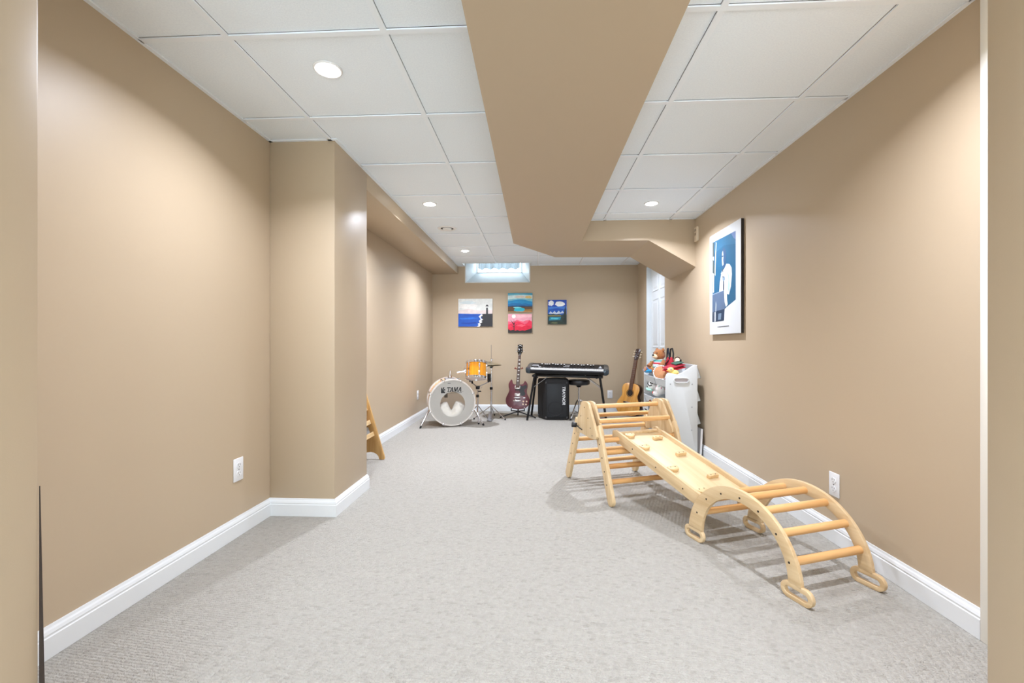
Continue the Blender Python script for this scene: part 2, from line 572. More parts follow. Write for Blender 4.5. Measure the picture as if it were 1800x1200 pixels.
# ------------------------------------------------------------------ recessed lights
GLOW = mat('lamp_lens', (255, 252, 245), rough=0.4, emit=26.0)
TRIM = mat('lamp_trim', (236, 236, 234), rough=0.35)
def pot(x, y, label, tilt=0.0, k=1.0):
    t = thing('recessed_light', label, 'light', (x, y, ZC + 0.004), group='recessed ceiling lights')
    m = MB().lathe([(0.040, 0.010), (0.043, -0.001), (0.047, -0.005), (0.054, -0.006), (0.059, -0.003), (0.060, 0.0)], 32)
    m.build('trim_ring', TRIM, t)
    m = MB().lathe([(1e-6, -0.016), (0.014, -0.015), (0.025, -0.012), (0.033, -0.007), (0.0375, 0.0), (0.0395, 0.006)], 28)
    m.build('lens', GLOW, t)
    ld = bpy.data.lights.new('lamp', 'AREA')
    ld.shape = 'DISK'
    ld.size = 0.05
    ld.energy = LAMP_W * k
    ld.color = LAMP_COL
    ld.spread = R(144)
    lo = bpy.data.objects.new('lamp', ld)
    COL.objects.link(lo)
    lo.parent = t
    lo.location = (0, 0, -0.0175)
    lo.rotation_euler = (R(tilt), 0, 0)
    return t
pot(-0.885, 1.86, 'round white recessed ceiling light nearest the camera on the left', tilt=-6, k=0.6)
pot(-0.88, 3.68, 'round white recessed ceiling light between the pillar and the air vent', k=0.82)
pot(-0.875, 5.53, 'small round white recessed ceiling light in front of the window', k=0.85)
pot(0.968, 3.76, 'round white recessed ceiling light right of the boxed duct', k=0.82)
pot(0.968, 5.60, 'added round white recessed fill light hidden beyond the boxed duct', k=0.32)  # unseen lamp added to brighten the far wall
pot(0.968, 1.27, 'round white recessed ceiling light above the wooden arch, out of view', k=0.8)
pot(0.968, -0.85, 'added round white recessed fill light behind the camera on the right', k=0.4)  # added fill lamp, never in view
pot(-0.885, -0.85, 'added round white recessed fill light behind the camera on the left', k=0.4)  # its left counterpart, likewise added for fill

v = thing('air_vent', 'round white ceiling air vent with a dark slot', 'vent', (-0.889, 4.464, ZC + 0.004))
MB().lathe([(0.062, 0.012), (0.064, 0.0), (0.070, -0.007), (0.088, -0.007), (0.096, -0.002), (0.097, 0.0)], 36).build('outer_ring', TRIM, v)
MB().lathe([(1e-6, -0.016), (0.030, -0.015), (0.042, -0.010), (0.046, -0.004)], 32).build('centre_disc', TRIM, v)
MB().lathe([(1e-6, -0.0005), (0.064, -0.0005)], 32).build('throat', SLOT, v)

# ------------------------------------------------------------------ wall plates
def outlet(label, loc, rotz, decora=False):
    """plate in local xz plane, facing -y"""
    t = thing('wall_outlet', label, 'outlet', loc, (0, 0, rotz), group='white wall outlets')
    MB().box(-0.037, 0.037, -0.006, 0, -0.059, 0.059).build('cover_plate', PLATEW, t, bevel=0.003)
    for z in (0.021, -0.021):
        f = MB().prism([(x, z + q) for x, q in smoothpoly([(-0.017, -0.0145), (0.017, -0.0145), (0.017, 0.0145), (-0.017, 0.0145)], 2)], -0.0085, -0.005).build('receptacle', PLATEW, t)
        s = MB().box(-0.0085, -0.0065, -0.0089, -0.0084, z + 0.000, z + 0.009).box(0.0065, 0.0085, -0.0089, -0.0084, z + 0.001, z + 0.008)
        s.cyl((0, -0.0084, z - 0.007), (0, -0.0089, z - 0.007), 0.0026)
        s.build('slots', SLOT, f)
    MB().cyl((0, -0.005, 0), (0, -0.0075, 0), 0.003).build('screw', STEEL, t)
    return t
outlet('white duplex wall outlet on the left wall', (XL, 2.223, 0.342), R(90))
outlet('white duplex wall outlet behind the wooden arch', (XR, 2.302, 0.288), R(-90))
outlet('white wall outlet beside the drum kit, seen edge-on', (XL, 5.75, 0.33), R(90))
outlet('white wall outlet on the far wall beside the acoustic guitar', (1.098, YB, 0.26), 0)
t = thing('thermostat', 'small beige wall thermostat high beside the boxed duct', 'thermostat', (XR, 4.178, 2.004), (0, 0, R(-90)))
BEI = mat('beige_plastic', (226, 210, 186), rough=0.4)
MB().box(-0.034, 0.034, -0.022, 0, -0.066, 0.066).build('housing', BEI, t, bevel=0.004)
MB().box(-0.016, 0.016, -0.0235, -0.021, -0.012, 0.012).build('dial_window', mat('dark_beige', (150, 132, 108), rough=0.4), t)  # window in a darker beige than the housing
for q in range(3):
    MB().box(-0.02, 0.02, -0.0235, -0.0215, 0.026 + q * 0.008, 0.029 + q * 0.008).build('vent_slot', SLOT, t)

# ------------------------------------------------------------------ paintings (flat print on stretched canvas)
def canvas(label, x0, x1, z0, z1, shapes, edge):
    """shapes: list of (colour, outline in 0..1 coordinates), painted back to front"""
    W, H = x1 - x0, z1 - z0
    t = thing('painting', label, 'painting', ((x0 + x1) / 2, YB, z0))
    MB().box(-W / 2, W / 2, -0.020, -0.002, 0, H).build('canvas', mat('canvas_' + str(edge), edge, rough=0.8), t, bevel=0.0015)
    for k, (c, poly) in enumerate(shapes):
        m = MB()
        y = -0.0203 - 0.00012 * k
        m.raw([(-W / 2 + min(1, max(0, u)) * W, y, min(1, max(0, q)) * H) for u, q in poly], [tuple(range(len(poly)))])
        m.build('paint', mat('paint_%d_%d_%d' % c, c, rough=0.55, noise=0.10, nscale=22), t, smooth=False)
    return t
def blob(cx, cy, rx, ry, n=18, j=0.0, seed=0):
    rr = random.Random(seed)
    return [(cx + rx * cos(2 * pi * i / n) * (1 + rr.uniform(-j, j)), cy + ry * sin(2 * pi * i / n) * (1 + rr.uniform(-j, j))) for i in range(n)]
def hillside(ys, base=0.0):
    n = len(ys)
    return [(0, base)] + [(i / (n - 1), y) for i, y in enumerate(ys)] + [(1, base)]
def tree(x, y, h):
    return [(x - h * .22, y), (x - h * .08, y + h * .35), (x - h * .15, y + h * .35), (x, y + h), (x + h * .15, y + h * .35), (x + h * .08, y + h * .35), (x + h * .22, y)]

canvas('seascape painting with a black lighthouse on a cliff', -1.142, -0.632, 1.258, 1.672, [
    ((222, 224, 218), [(0, .45), (1, .45), (1, 1), (0, 1)]),
    ((234, 232, 226), blob(.3, .72, .28, .1, 16, .2, 1)),
    ((226, 210, 206), [(0, .46), (1, .46), (1, .60), (.6, .57), (.3, .63), (0, .58)]),
    ((205, 216, 216), blob(.28, .86, .22, .06, 14, .2, 2)),
    ((22, 82, 176), [(0, 0), (.75, 0), (.75, .45), (.30, .46), (0, .47)]),
    ((38, 110, 205), [(.02, .30), (.45, .33), (.60, .30), (.4, .27), (.1, .26)]),
    ((14, 60, 150), [(.05, .12), (.5, .16), (.58, .12), (.3, .08)]),
    ((16, 70, 165), [(.1, .40), (.5, .42), (.6, .39), (.3, .37)]),
    ((42, 41, 44), [(.58, 0), (1, 0), (1, .46), (.72, .455), (.66, .40), (.70, .30), (.62, .18)]),
    ((238, 240, 240), [(.55, 0), (.63, 0), (.66, .07), (.62, .10), (.71, .16), (.67, .20), (.73, .25), (.66, .30), (.66, .36), (.71, .38), (.70, .44), (.66, .43), (.60, .36), (.66, .26), (.60, .20), (.63, .14), (.57, .10), (.60, .05)]),
    ((42, 41, 44), [(.815, .45), (.87, .45), (.865, .68), (.82, .68)]),
    ((236, 238, 236), [(.815, .68), (.87, .68), (.87, .735), (.815, .735)]),
    ((42, 41, 44), [(.795, .72), (.89, .72), (.875, .75), (.842, .80), (.81, .75)]),
], (214, 214, 210))
canvas('landscape painting of a blue lake and bright turquoise sky', -0.402, -0.040, 1.470, 1.752, [
    ((120, 190, 205), [(0, 0), (1, 0), (1, 1), (0, 1)]),
    ((70, 160, 190), [(0, .92), (.5, .96), (1, .90), (1, 1), (0, 1)]),
    ((206, 226, 226), [(0, .66), (.4, .72), (1, .70), (1, .88), (.5, .90), (0, .86)]),
    ((232, 196, 120), blob(.84, .78, .14, .07, 16, .25, 3)),
    ((222, 205, 190), blob(.5, .80, .22, .06, 16, .25, 4)),
    ((28, 140, 196), hillside([.58, .60, .64, .66, .66, .64, .58, .55], .28)),
    ((18, 112, 172), hillside([.42, .46, .48, .46, .44, .46, .42, .40], .28)),
    ((16, 62, 104), hillside([.33, .34, .33, .35, .33, .34], .26)),
    ((94, 68, 40), [(0, 0), (1, 0), (1, .28), (0, .28)]),
    ((150, 112, 60), [(.55, .02), (1, .02), (1, .16), (.7, .14)]),
    ((40, 176, 196), blob(.46, .13, .22, .12, 18, .15, 5)),
    ((120, 208, 214), blob(.38, .24, .16, .035, 14, .2, 6)),
    ((190, 140, 90), [(0, 0), (1, 0), (1, .04), (0, .03)]),
], (70, 130, 150))
canvas('pink and red sunset painting with a bare black tree', -0.400, -0.047, 1.163, 1.441, [
    ((240, 168, 182), [(0, 0), (1, 0), (1, 1), (0, 1)]),
    ((246, 190, 196), [(.3, .80), (1, .84), (1, .95), (.4, .95)]),
    ((240, 244, 236), blob(.24, .88, .085, .105, 18)),
    ((236, 96, 122), hillside([.62, .58, .62, .70, .64, .60, .66, .68, .62], 0)),
    ((232, 42, 78), hillside([.44, .48, .52, .56, .62, .58, .52, .44, .52, .68, .56], 0)),
    ((242, 90, 110), [(.35, .40), (.55, .46), (.75, .40), (.9, .34), (.6, .32)]),
    ((224, 24, 62), hillside([.26, .32, .36, .34, .30, .34, .40, .36, .34], 0)),
    ((40, 36, 36), hillside([.20, .13, .16, .12, .15, .11, .14, .12, .16, .20, .26], 0)),
    ((44, 34, 38), [(.235, .1), (.275, .1), (.262, .42), (.30, .56), (.38, .66), (.29, .58), (.258, .50), (.25, .72), (.243, .72), (.24, .5), (.17, .60), (.10, .70), (.16, .57), (.235, .42)]),
    ((44, 34, 38), [(.25, .34), (.33, .44), (.42, .50), (.33, .42), (.25, .30), (.16, .38), (.06, .50), (.15, .40)]),
], (46, 32, 34))
canvas('small painting of white clouds over a blue mountain lake', 0.188, 0.463, 1.288, 1.648, [
    ((30, 72, 176), [(0, 0), (1, 0), (1, 1), (0, 1)]),
    ((60, 120, 205), [(0, .6), (.5, .66), (1, .6), (1, .74), (.5, .72), (0, .72)]),
    ((238, 240, 244), blob(.17, .86, .16, .12, 14, .25, 7)),
    ((244, 244, 246), blob(.64, .84, .30, .10, 16, .22, 8)),
    ((24, 88, 184), hillside([.60, .64, .58, .62, .60, .64], .3)),
    ((196, 208, 222), [(.05, .44), (.15, .54), (.24, .46), (.36, .55), (.46, .46), (.58, .56), (.68, .48), (.78, .56), (.86, .46), (.5, .42)]),
    ((40, 62, 60), hillside([.44, .40, .44, .39, .43, .38, .42, .40], 0)),
    ((140, 130, 78), [(.0, .33), (.7, .33), (.7, .37), (0, .37)]),
    ((26, 132, 160), [(.06, .16), (.66, .18), (.70, .30), (.1, .30)]),
    ((84, 190, 205), [(.15, .22), (.5, .20), (.6, .26), (.2, .28)]),
    ((38, 54, 44), hillside([.10, .14, .09, .13, .08, .10], 0)),
    ((30, 44, 40), tree(.93, .05, .72)), ((36, 52, 46), tree(.80, .05, .34)),
    ((96, 104, 70), blob(.35, .06, .2, .035, 12, .3, 9)),
], (40, 60, 96))

# ------------------------------------------------------------------ jazz poster on the right wall
pw, ph = 0.563, 0.82
t = thing('poster', 'tall framed blue tinted poster of a trumpet player in a white jacket', 'poster', (XR, 3.548, 1.072), (0, 0, R(-90)))
MB().box(-pw / 2, pw / 2, -0.022, -0.003, 0, ph).build('backing_board', mat('dark_board_edge', (40, 34, 30), rough=0.6), t)
MB().box(-pw / 2 - 0.001, pw / 2 + 0.001, -0.0245, -0.0215, -0.001, ph + 0.001).build('sheet', mat('poster_paper', (208, 211, 212), rough=0.35), t)
# local x runs from the far edge (-) to the near edge (+)
def pp(k, c, poly, name='print'):
    m = MB()
    m.raw([((u - .5) * pw, -0.0247 - 0.00012 * k, q * ph) for u, q in poly], [tuple(range(len(poly)))])
    m.build(name, mat('print_%d_%d_%d' % c, c, rough=0.4, noise=0.06, nscale=14), t, smooth=False)
BLU, NAV, PAL, SLA = (30, 88, 120), (32, 54, 78), (204, 209, 212), (84, 104, 130)
pp(0, BLU, [(.10, .125), (.10, .928), (.86, .915), (.86, .30), (.62, .255), (.52, .235), (.50, .125)])
pp(1, (44, 100, 132), [(.10, .928), (.86, .915), (.86, .80), (.5, .84), (.10, .80)])
pp(1.5, (96, 120, 160), [(.72, .918), (.86, .915), (.86, .84), (.80, .86)])
pp(2, (70, 82, 84), [(.105, .52), (.105, .92), (.17, .92), (.16, .74), (.19, .60), (.17, .52)])
pp(3, PAL, [(.115, .78), (.16, .78), (.155, .74), (.12, .75)])
pp(3, PAL, [(.18, .60), (.205, .58), (.245, .90), (.225, .92), (.20, .76)])
pp(4, (200, 212, 220), [(.12, .42), (.16, .42), (.16, .60), (.12, .62)])
# jacket, face and trumpet in flat tones
pp(5, PAL, [(.34, .40), (.36, .50), (.40, .56), (.44, .61), (.50, .61), (.58, .655), (.68, .64), (.74, .60), (.75, .54), (.72, .43), (.66, .36), (.60, .37), (.60, .32), (.62, .27), (.56, .25), (.52, .30), (.50, .40)])
pp(6, (160, 186, 200), [(.60, .60), (.64, .50), (.62, .42), (.66, .38), (.69, .44), (.66, .54)])
pp(6, (54, 84, 116), [(.42, .72), (.43, .79), (.47, .815), (.53, .81), (.57, .77), (.57, .72), (.55, .66), (.50, .62), (.45, .64)])
pp(7, (196, 206, 212), [(.435, .70), (.44, .775), (.47, .795), (.485, .74), (.475, .70), (.49, .66), (.45, .65)])
pp(8, (44, 66, 92), [(.44, .735), (.48, .735), (.48, .748), (.44, .748)])
pp(8, (58, 72, 88), [(.44, .62), (.47, .63), (.49, .54), (.515, .46), (.50, .40), (.47, .40), (.475, .48), (.455, .55)])
pp(9, (204, 212, 216), [(.40, .585), (.44, .60), (.50, .575), (.49, .55), (.43, .56)])
pp(9, (120, 140, 158), [(.45, .53), (.53, .545), (.54, .51), (.47, .50)])
pp(10, SLA, [(.10, .225), (.10, .405), (.49, .415), (.54, .235)])
pp(11, (150, 168, 188), [(.10, .405), (.49, .415), (.492, .410), (.10, .398)])
pp(11, (206, 212, 216), [(.215, .225), (.235, .225), (.24, .30), (.225, .33)])
pp(11, NAV, [(.10, .125), (.10, .222), (.52, .235), (.50, .125)])
pp(12, PAL, [(.165, .125), (.185, .125), (.185, .222), (.165, .222)])
pp(12, PAL, [(.205, .125), (.225, .125), (.225, .222), (.205, .222)])
pp(12, (110, 130, 150), [(.30, .14), (.40, .14), (.42, .20), (.32, .20)])
for q in range(9):
    u0 = .29 + q * .042
    pp(13, (112, 114, 116), [(u0, .066), (u0 + .032, .066), (u0 + .032, .075), (u0, .075)], 'caption')

# ------------------------------------------------------------------ wooden climbing set (rotated 20 degrees in the room)
AN = R(20)
def LW(c, a, z=0.0):
    return (c * cos(AN) - a * sin(AN), c * sin(AN) + a * cos(AN), z)
BIR_Y = wood('birch_along', (219, 193, 152), (200, 168, 123), axis=1)
BIR_Z = wood('birch_up', (219, 193, 152), (200, 168, 123), axis=2)
PINE = wood('pine_rung', (229, 184, 126), (202, 146, 84), axis=0, s=0.8)
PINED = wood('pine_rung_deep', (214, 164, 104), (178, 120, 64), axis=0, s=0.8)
SCREW = mat('screw_head', (70, 62, 56), rough=0.5, metal=0.7)

# --- triangle
ta, tcx = 2.72, 1.655
tri = thing('climbing_triangle', 'wooden climbing triangle frame with rungs, tallest piece of the play set', 'climbing frame', LW(tcx, ta), (0, 0, AN))
HW = 0.298                                   # half width to the outside of the legs
FY, BY = -0.32, 0.335                         # feet
def legm(y0, sx, x0):
    """leg board from foot (y0, 0) up to under the plate"""
    sgn = 1 if y0 < 0 else -1
    top = (y0 + sgn * 0.185, 0.46)
    d = Vector((top[0] - y0, top[1])).normalized()
    nn = Vector((d.y, -d.x))
    w_ = 0.033
    c0 = Vector((y0, 0.0))
    p = []
    for i in range(9):
        an = pi + pi * i / 8
        q = c0 + d * 0.036 + nn * (w_ * cos(an)) + d * (w_ * sin(an))
        p.append((q.x, max(0.0, q.y)))
    q = Vector(top)
    p += [(q.x + nn.x * w_, q.y + nn.y * w_), (q.x - nn.x * w_, q.y - nn.y * w_)]
    return MB().prism(p, x0, x0 + 0.024, 'yz')
for sx in (-1, 1):
    x0 = -HW + 0.004 if sx < 0 else HW - 0.028
    for y0 in (FY, BY):
        lg = legm(y0, sx, x0).build('leg', BIR_Z, tri, bevel=0.003)
        sg = 1 if y0 < 0 else -1
        for k in (0.20, 0.36, 0.53, 0.70):
            zc = 0.46 * k + 0.03
            yy = y0 + sg * 0.185 * (zc / 0.46)
            xo = -HW + 0.0035 if sx < 0 else HW - 0.0035
            MB().cyl((xo, yy, zc), (xo + sx * 0.0012, yy, zc), 0.0045, n=8).build('screw', SCREW, lg)
    # plates: outer and inner cheek
    for nm, xa, xb in (('cheek_plate', -HW - 0.014, -HW + 0.004), ('cheek_plate', -HW + 0.028, -HW + 0.044)):
        if sx > 0:
            xa, xb = -xb, -xa
        pl = [(-0.175, 0.405), (-0.16, 0.375), (-0.06, 0.372), (0.05, 0.385), (0.135, 0.372), (0.15, 0.40), (0.075, 0.555), (0.05, 0.60), (0.0, 0.607), (-0.05, 0.602), (-0.072, 0.57)]
        pl = [pl[0]] + smoothpoly(pl, 1)[1:]
        o = MB().prism(smoothpoly(pl, 1), xa, xb, 'yz').build(nm, BIR_Z, tri, bevel=0.002)
        xo = xa if sx < 0 else xb
        for (yy, zz) in ((0.0, 0.565), (-0.05, 0.50), (-0.085, 0.44), (0.055, 0.50), (0.085, 0.43), (-0.11, 0.395)):
            MB().cyl((xo, yy, zz), (xo + sx * 0.001, yy, zz), 0.004, n=8).build('screw', SCREW, o)
def rung(parent, y, z, hw, r=0.0155, m=None):
    g = MB().cyl((-hw, y, z), (hw, y, z), r, n=16)
    return g.build('rung', m or PINE, parent)
rung(tri, 0.0, 0.568, HW - 0.03)
for z in (0.487, 0.372, 0.300, 0.220, 0.133):
    rung(tri, FY + 0.40 * z + 0.010, z, HW - 0.03, 0.0165, PINED if z < 0.35 else PINE)
for z in (0.487, 0.392, 0.310, 0.212, 0.122):
    rung(tri, BY - 0.40 * z - 0.012, z, HW - 0.03, 0.0155)
kb = MB().cyl((-HW - 0.014, 0.125, 0.425), (-HW - 0.045, 0.135, 0.430), 0.017, 0.019, n=14)
kn = kb.build('locking_knob', BLACK, tri, bevel=0.003)
MB().tube([(-HW - 0.02, 0.10, 0.425), (-HW - 0.018, 0.07, 0.415), (-HW - 0.018, 0.03, 0.41)], 0.0035).build('lock_cord', BLACK, tri)
MB().cyl((-HW + 0.016, FY + 0.013, 0.001), (-HW + 0.016, FY + 0.013, 0.006), 0.012).build('foot_pad', RUBBER, tri)

# --- ramp
SL = R(15.5)
rw, rl = 0.172, 0.765
rc, ra, rz = 1.738, 1.872, 0.177                # board surface at the low end
ramp = thing('climbing_ramp', 'birch climbing ramp with small holds leading from triangle to arch', 'ramp', LW(rc, ra, rz), (SL, 0, R(25.2)))
MB().box(-rw + 0.018, rw - 0.018, 0.0, rl, 0.008, 0.022).build('board', wood('birch_ply', (226, 203, 162), (212, 182, 136), axis=1, s=0.5), ramp, bevel=0.001)
for sx in (-1, 1):
    x0 = sx * rw if sx < 0 else sx * rw - 0.018
    y1 = rl + 0.03
    poly = [(-0.012, 0.0), (0.0, -0.018), (0.03, -0.022), (y1 - 0.02, -0.022), (y1, -0.012), (y1 + 0.008, 0.03), (y1 - 0.02, 0.046), (0.02, 0.046), (-0.008, 0.036)]
    rl_o = MB().prism(poly, x0, x0 + 0.018, 'yz').build('side_rail', BIR_Y, ramp, bevel=0.002)
    for yy in (0.14, 0.36, 0.58, 0.73):
        xo = x0 if sx < 0 else x0 + 0.018
        MB().cyl((xo, yy, 0.010), (xo + sx * 0.001, yy, 0.010), 0.0045, n=8).build('screw', SCREW, rl_o)
    # hook blocks at both ends
    xb = sx * (rw - 0.04)
    MB().prism([(rl - 0.035, -0.02), (rl + 0.0, -0.055), (rl + 0.03, -0.05), (rl + 0.03, -0.03), (rl + 0.01, -0.022), (rl + 0.01, 0.008), (rl - 0.035, 0.008)], xb - 0.011, xb + 0.011, 'yz').build('hook', BIR_Y, ramp, bevel=0.002)
    MB().prism(smoothpoly([(0.002, 0.008), (0.002, -0.03), (0.008, -0.058), (0.03, -0.062), (0.036, -0.04), (0.024, -0.03), (0.03, 0.008)], 1), xb - 0.011, xb + 0.011, 'yz').build('hook', BIR_Y, ramp, bevel=0.002)
MB().box(-rw + 0.018, rw - 0.018, rl - 0.022, rl, 0.022, 0.036).build('end_batten', BIR_Y, ramp, bevel=0.002)
HOLD = wood('birch_hold', (226, 196, 148), (204, 168, 116), axis=0)
def hold(x, y, kind):
    n = 12
    if kind == 0:      # half-moon
        o_ = [(0.036 * cos(pi + pi * i / n), 0.030 * sin(pi + pi * i / n)) for i in range(n + 1)]
        o_ += [(0.036, 0.010), (0.018, 0.014), (0.0, 0.012), (-0.018, 0.014), (-0.036, 0.010)]
    else:              # bone
        o_ = smoothpoly([(-0.036, -0.012), (-0.018, -0.014), (0.0, -0.009), (0.018, -0.014), (0.036, -0.012), (0.036, 0.012), (0.018, 0.015), (0, 0.010), (-0.018, 0.015), (-0.036, 0.012)], 1)
    h = MB().prism([(x + u, y + q) for u, q in o_], 0.022, 0.042, 'xy').build('hold', HOLD, ramp, bevel=0.003)
    for sx in (-1, 1):
        MB().cyl((x + sx * 0.016, y, 0.0418), (x + sx * 0.016, y, 0.0428), 0.0035, n=8).build('screw', SCREW, h)
HOLDS = [(-0.10, 0.715, 0), (0.073, 0.648, 1), (-0.106, 0.556, 0), (0.075, 0.434, 1), (-0.108, 0.298, 0), (0.073, 0.18, 1), (-0.112, 0.076, 0)]
for h in HOLDS:
    hold(*h)

# --- arch
aa, ac = 1.597, 1.735
arch = thing('climbing_arch', 'curved wooden climbing arch ladder on loop feet beside the wall', 'climbing frame', LW(ac, aa), (0, 0, AN))
AW = 0.197
for sx in (-1, 1):
    x0 = -AW if sx < 0 else AW - 0.018
    m = MB()
    n = 40
    out, inn = [], []
    for i in range(n + 1):
        an = R(5) + (pi - R(10)) * i / n
        out.append((0.008 + 0.318 * cos(an), 0.030 + 0.312 * sin(an)))
        kx = 0.250 if cos(an) < 0 else 0.238
        inn.append((-0.004 + kx * cos(an), 0.052 + 0.236 * sin(an) - 0.018 * max(0, 1 - sin(an) * 3)))
    m.ring(out, inn, x0, x0 + 0.018, 'yz', closed=False)
    for fy in (-0.286, 0.288):
        cz = 0.0325
        m.ring(stadium(fy, cz, 0.036, 0.032, 10), stadium(fy, cz - 0.001, 0.036, 0.0135, 10), x0, x0 + 0.018, 'yz')
    side = m.build('side_panel', BIR_Y, arch, bevel=0.0015)
    for an in (24, 47, 70, 93, 114, 136, 158):
        yy, zz = 0.004 + 0.282 * cos(R(an)), 0.036 + 0.272 * sin(R(an))
        xo = x0 if sx < 0 else x0 + 0.018
        MB().cyl((xo, yy, zz), (xo + sx * 0.001, yy, zz), 0.0048, n=8).build('screw', SCREW, side)
    for fy in (-0.305, 0.305):
        MB().box(x0 + 0.003, x0 + 0.015, fy - 0.012, fy + 0.012, 0.0, 0.0025).build('foot_pad', RUBBER, arch)
for an in (24, 47, 70, 93, 114, 136, 158):
    rung(arch, 0.004 + 0.282 * cos(R(an)), 0.036 + 0.272 * sin(R(an)), AW - 0.017, 0.0165)

# ------------------------------------------------------------------ bookshelf behind the pillar
bs = thing('bookshelf', 'low wooden book rack with slanted side panel, half hidden behind the pillar', 'bookshelf', (-1.51, 3.45, 0))
OAK = wood('rack_wood', (206, 166, 106), (176, 134, 78), axis=2)
OAKL = wood('rack_ledge', (224, 196, 150), (200, 166, 114), axis=1)
n = 8
sidep = [(0.0, 0.0), (0.025, 0.0)] + [(0.10 + 0.075 * cos(pi - pi * i / n), 0.004 + 0.062 * sin(pi - pi * i / n)) for i in range(n + 1)] + [(0.21, 0.0), (0.222, 0.01), (0.220, 0.03), (0.05, 0.60), (0.0, 0.62)]
for yy in (-0.32, 0.30):
    MB().prism(sidep, yy, yy + 0.018, 'xz').build('side_panel', OAK, bs, bevel=0.0015)
for k, (x, z, d) in enumerate(((0.105, 0.205, 0.07), (0.075, 0.305, 0.06), (0.045, 0.42, 0.04))):
    M = tr(x, 0, z) @ rotm('Y', -18)
    MB().box(-d, 0.03, -0.302, 0.30, -0.006, 0.006, M).build('ledge', OAKL, bs, bevel=0.001)
    MB().box(0.022, 0.03, -0.302, 0.30, 0.006, 0.03, M).build('ledge_lip', OAKL, bs, bevel=0.001)
    MB().box(-d - 0.01, -d, -0.302, 0.30, -0.01, 0.10, M).build('back_slat', OAKL, bs, bevel=0.001)
bkc = [((232, 230, 226), 'white picture book with grey cover standing on the lower ledge of the rack'), ((236, 214, 206), 'pale pink picture book standing on the middle ledge of the rack')]
for (c, l), (x, z, y0, y1, h) in zip(bkc, ((0.095, 0.216, 0.08, 0.295, 0.065), (0.062, 0.316, 0.10, 0.29, 0.06))):
    b_ = thing('book', l, 'book', (-1.51 + x, 3.45, z), (0, R(-18), 0))
    MB().box(-0.004, 0.004, y0, y1, 0, h).build('pages', mat('book_pages', (236, 234, 228), rough=0.8), b_)
    MB().box(0.0042, 0.0062, y0 - 0.002, y1 + 0.002, -0.001, h + 0.002).build('cover', mat('cover_%d' % c[1], c if c[2] < 210 else (150, 150, 148), rough=0.5), b_)

# ------------------------------------------------------------------ bass drum
AMBER = wood('amber_drum_lacquer', (250, 168, 40), (236, 142, 22), axis=2, rough=0.18, s=0.6)
COPPER = wood('striped_shell_veneer', (236, 186, 128), (206, 138, 78), axis=1, rough=0.25, s=1.2)
def skin(name, rgb, k=0.45):
    m_ = mat(name, rgb, rough=0.4)
    nt = m_.node_tree
    tb_ = nt.nodes.new('ShaderNodeBsdfTranslucent')
    tb_.inputs[0].default_value = (*lin(rgb), 1)
    mx_ = nt.nodes.new('ShaderNodeMixShader')
    mx_.inputs[0].default_value = k
    nt.links.new(nt.nodes['Principled BSDF'].outputs[0], mx_.inputs[1])
    nt.links.new(tb_.outputs[0], mx_.inputs[2])
    nt.links.new(mx_.outputs[0], nt.nodes['Material Output'].inputs[0])
    return m_
HEADW = mat('white_drum_head', (236, 228, 226), rough=0.35)
HEADM = skin('coated_drum_head', (202, 199, 192), 0.3)
INK = mat('black_ink', (20, 20, 22), rough=0.5)
bd_t = thing('bass_drum', 'large bass drum with off-white front head and striped wooden shell', 'drum', (-0.995, 5.315, 0), (0, 0, R(17)))
BZ, BR = 0.290, 0.268
MY = tr(0, 0, BZ) @ rotm('X', 90)              # lathe axis -> local -y (front)
# axis coordinate: +z of the lathe points to -y, so the front is at 0 and the back at negative values
MB().lathe([(BR - 0.010, -0.025), (BR, -0.025), (BR, -0.375), (BR - 0.010, -0.375), (BR - 0.010, -0.025)], 56, MY).build('shell', COPPER, bd_t)
def hoop(a, b):
    return MB().lathe([(BR - 0.002, a), (BR + 0.014, a), (BR + 0.017, a + (b - a) * 0.15), (BR + 0.017, a + (b - a) * 0.85), (BR + 0.014, b), (BR - 0.002, b), (BR - 0.002, a)], 56, MY)
hoop(-0.040, 0.0).build('front_hoop', mat('silver_hoop', (222, 216, 210), rough=0.25, metal=0.35), bd_t)
hoop(-0.400, -0.360).build('back_hoop', MATS['silver_hoop'], bd_t)
# front head: ring around the port hole
hr = 0.150
hz = -0.022
n = 56
o_ = [((BR - 0.001) * cos(2 * pi * i / n), BZ + (BR - 0.001) * sin(2 * pi * i / n)) for i in range(n)]
i_ = [(hr * cos(2 * pi * i / n) + 0.004, BZ + hz + hr * sin(2 * pi * i / n)) for i in range(n)]
fh = MB().ring(o_, i_, 0.008, 0.0095).build('front_head', HEADM, bd_t)
MB().lathe([(1e-6, -0.372), (BR - 0.011, -0.372)], 40, MY).build('back_head', skin('back_drum_head', (238, 230, 216), 0.6), bd_t)
MB().box(-0.062, -0.020, 0.362, 0.366, BZ + 0.02, BZ + 0.115).build('badge_label', mat('grey_label', (132, 126, 118), rough=0.6), bd_t)
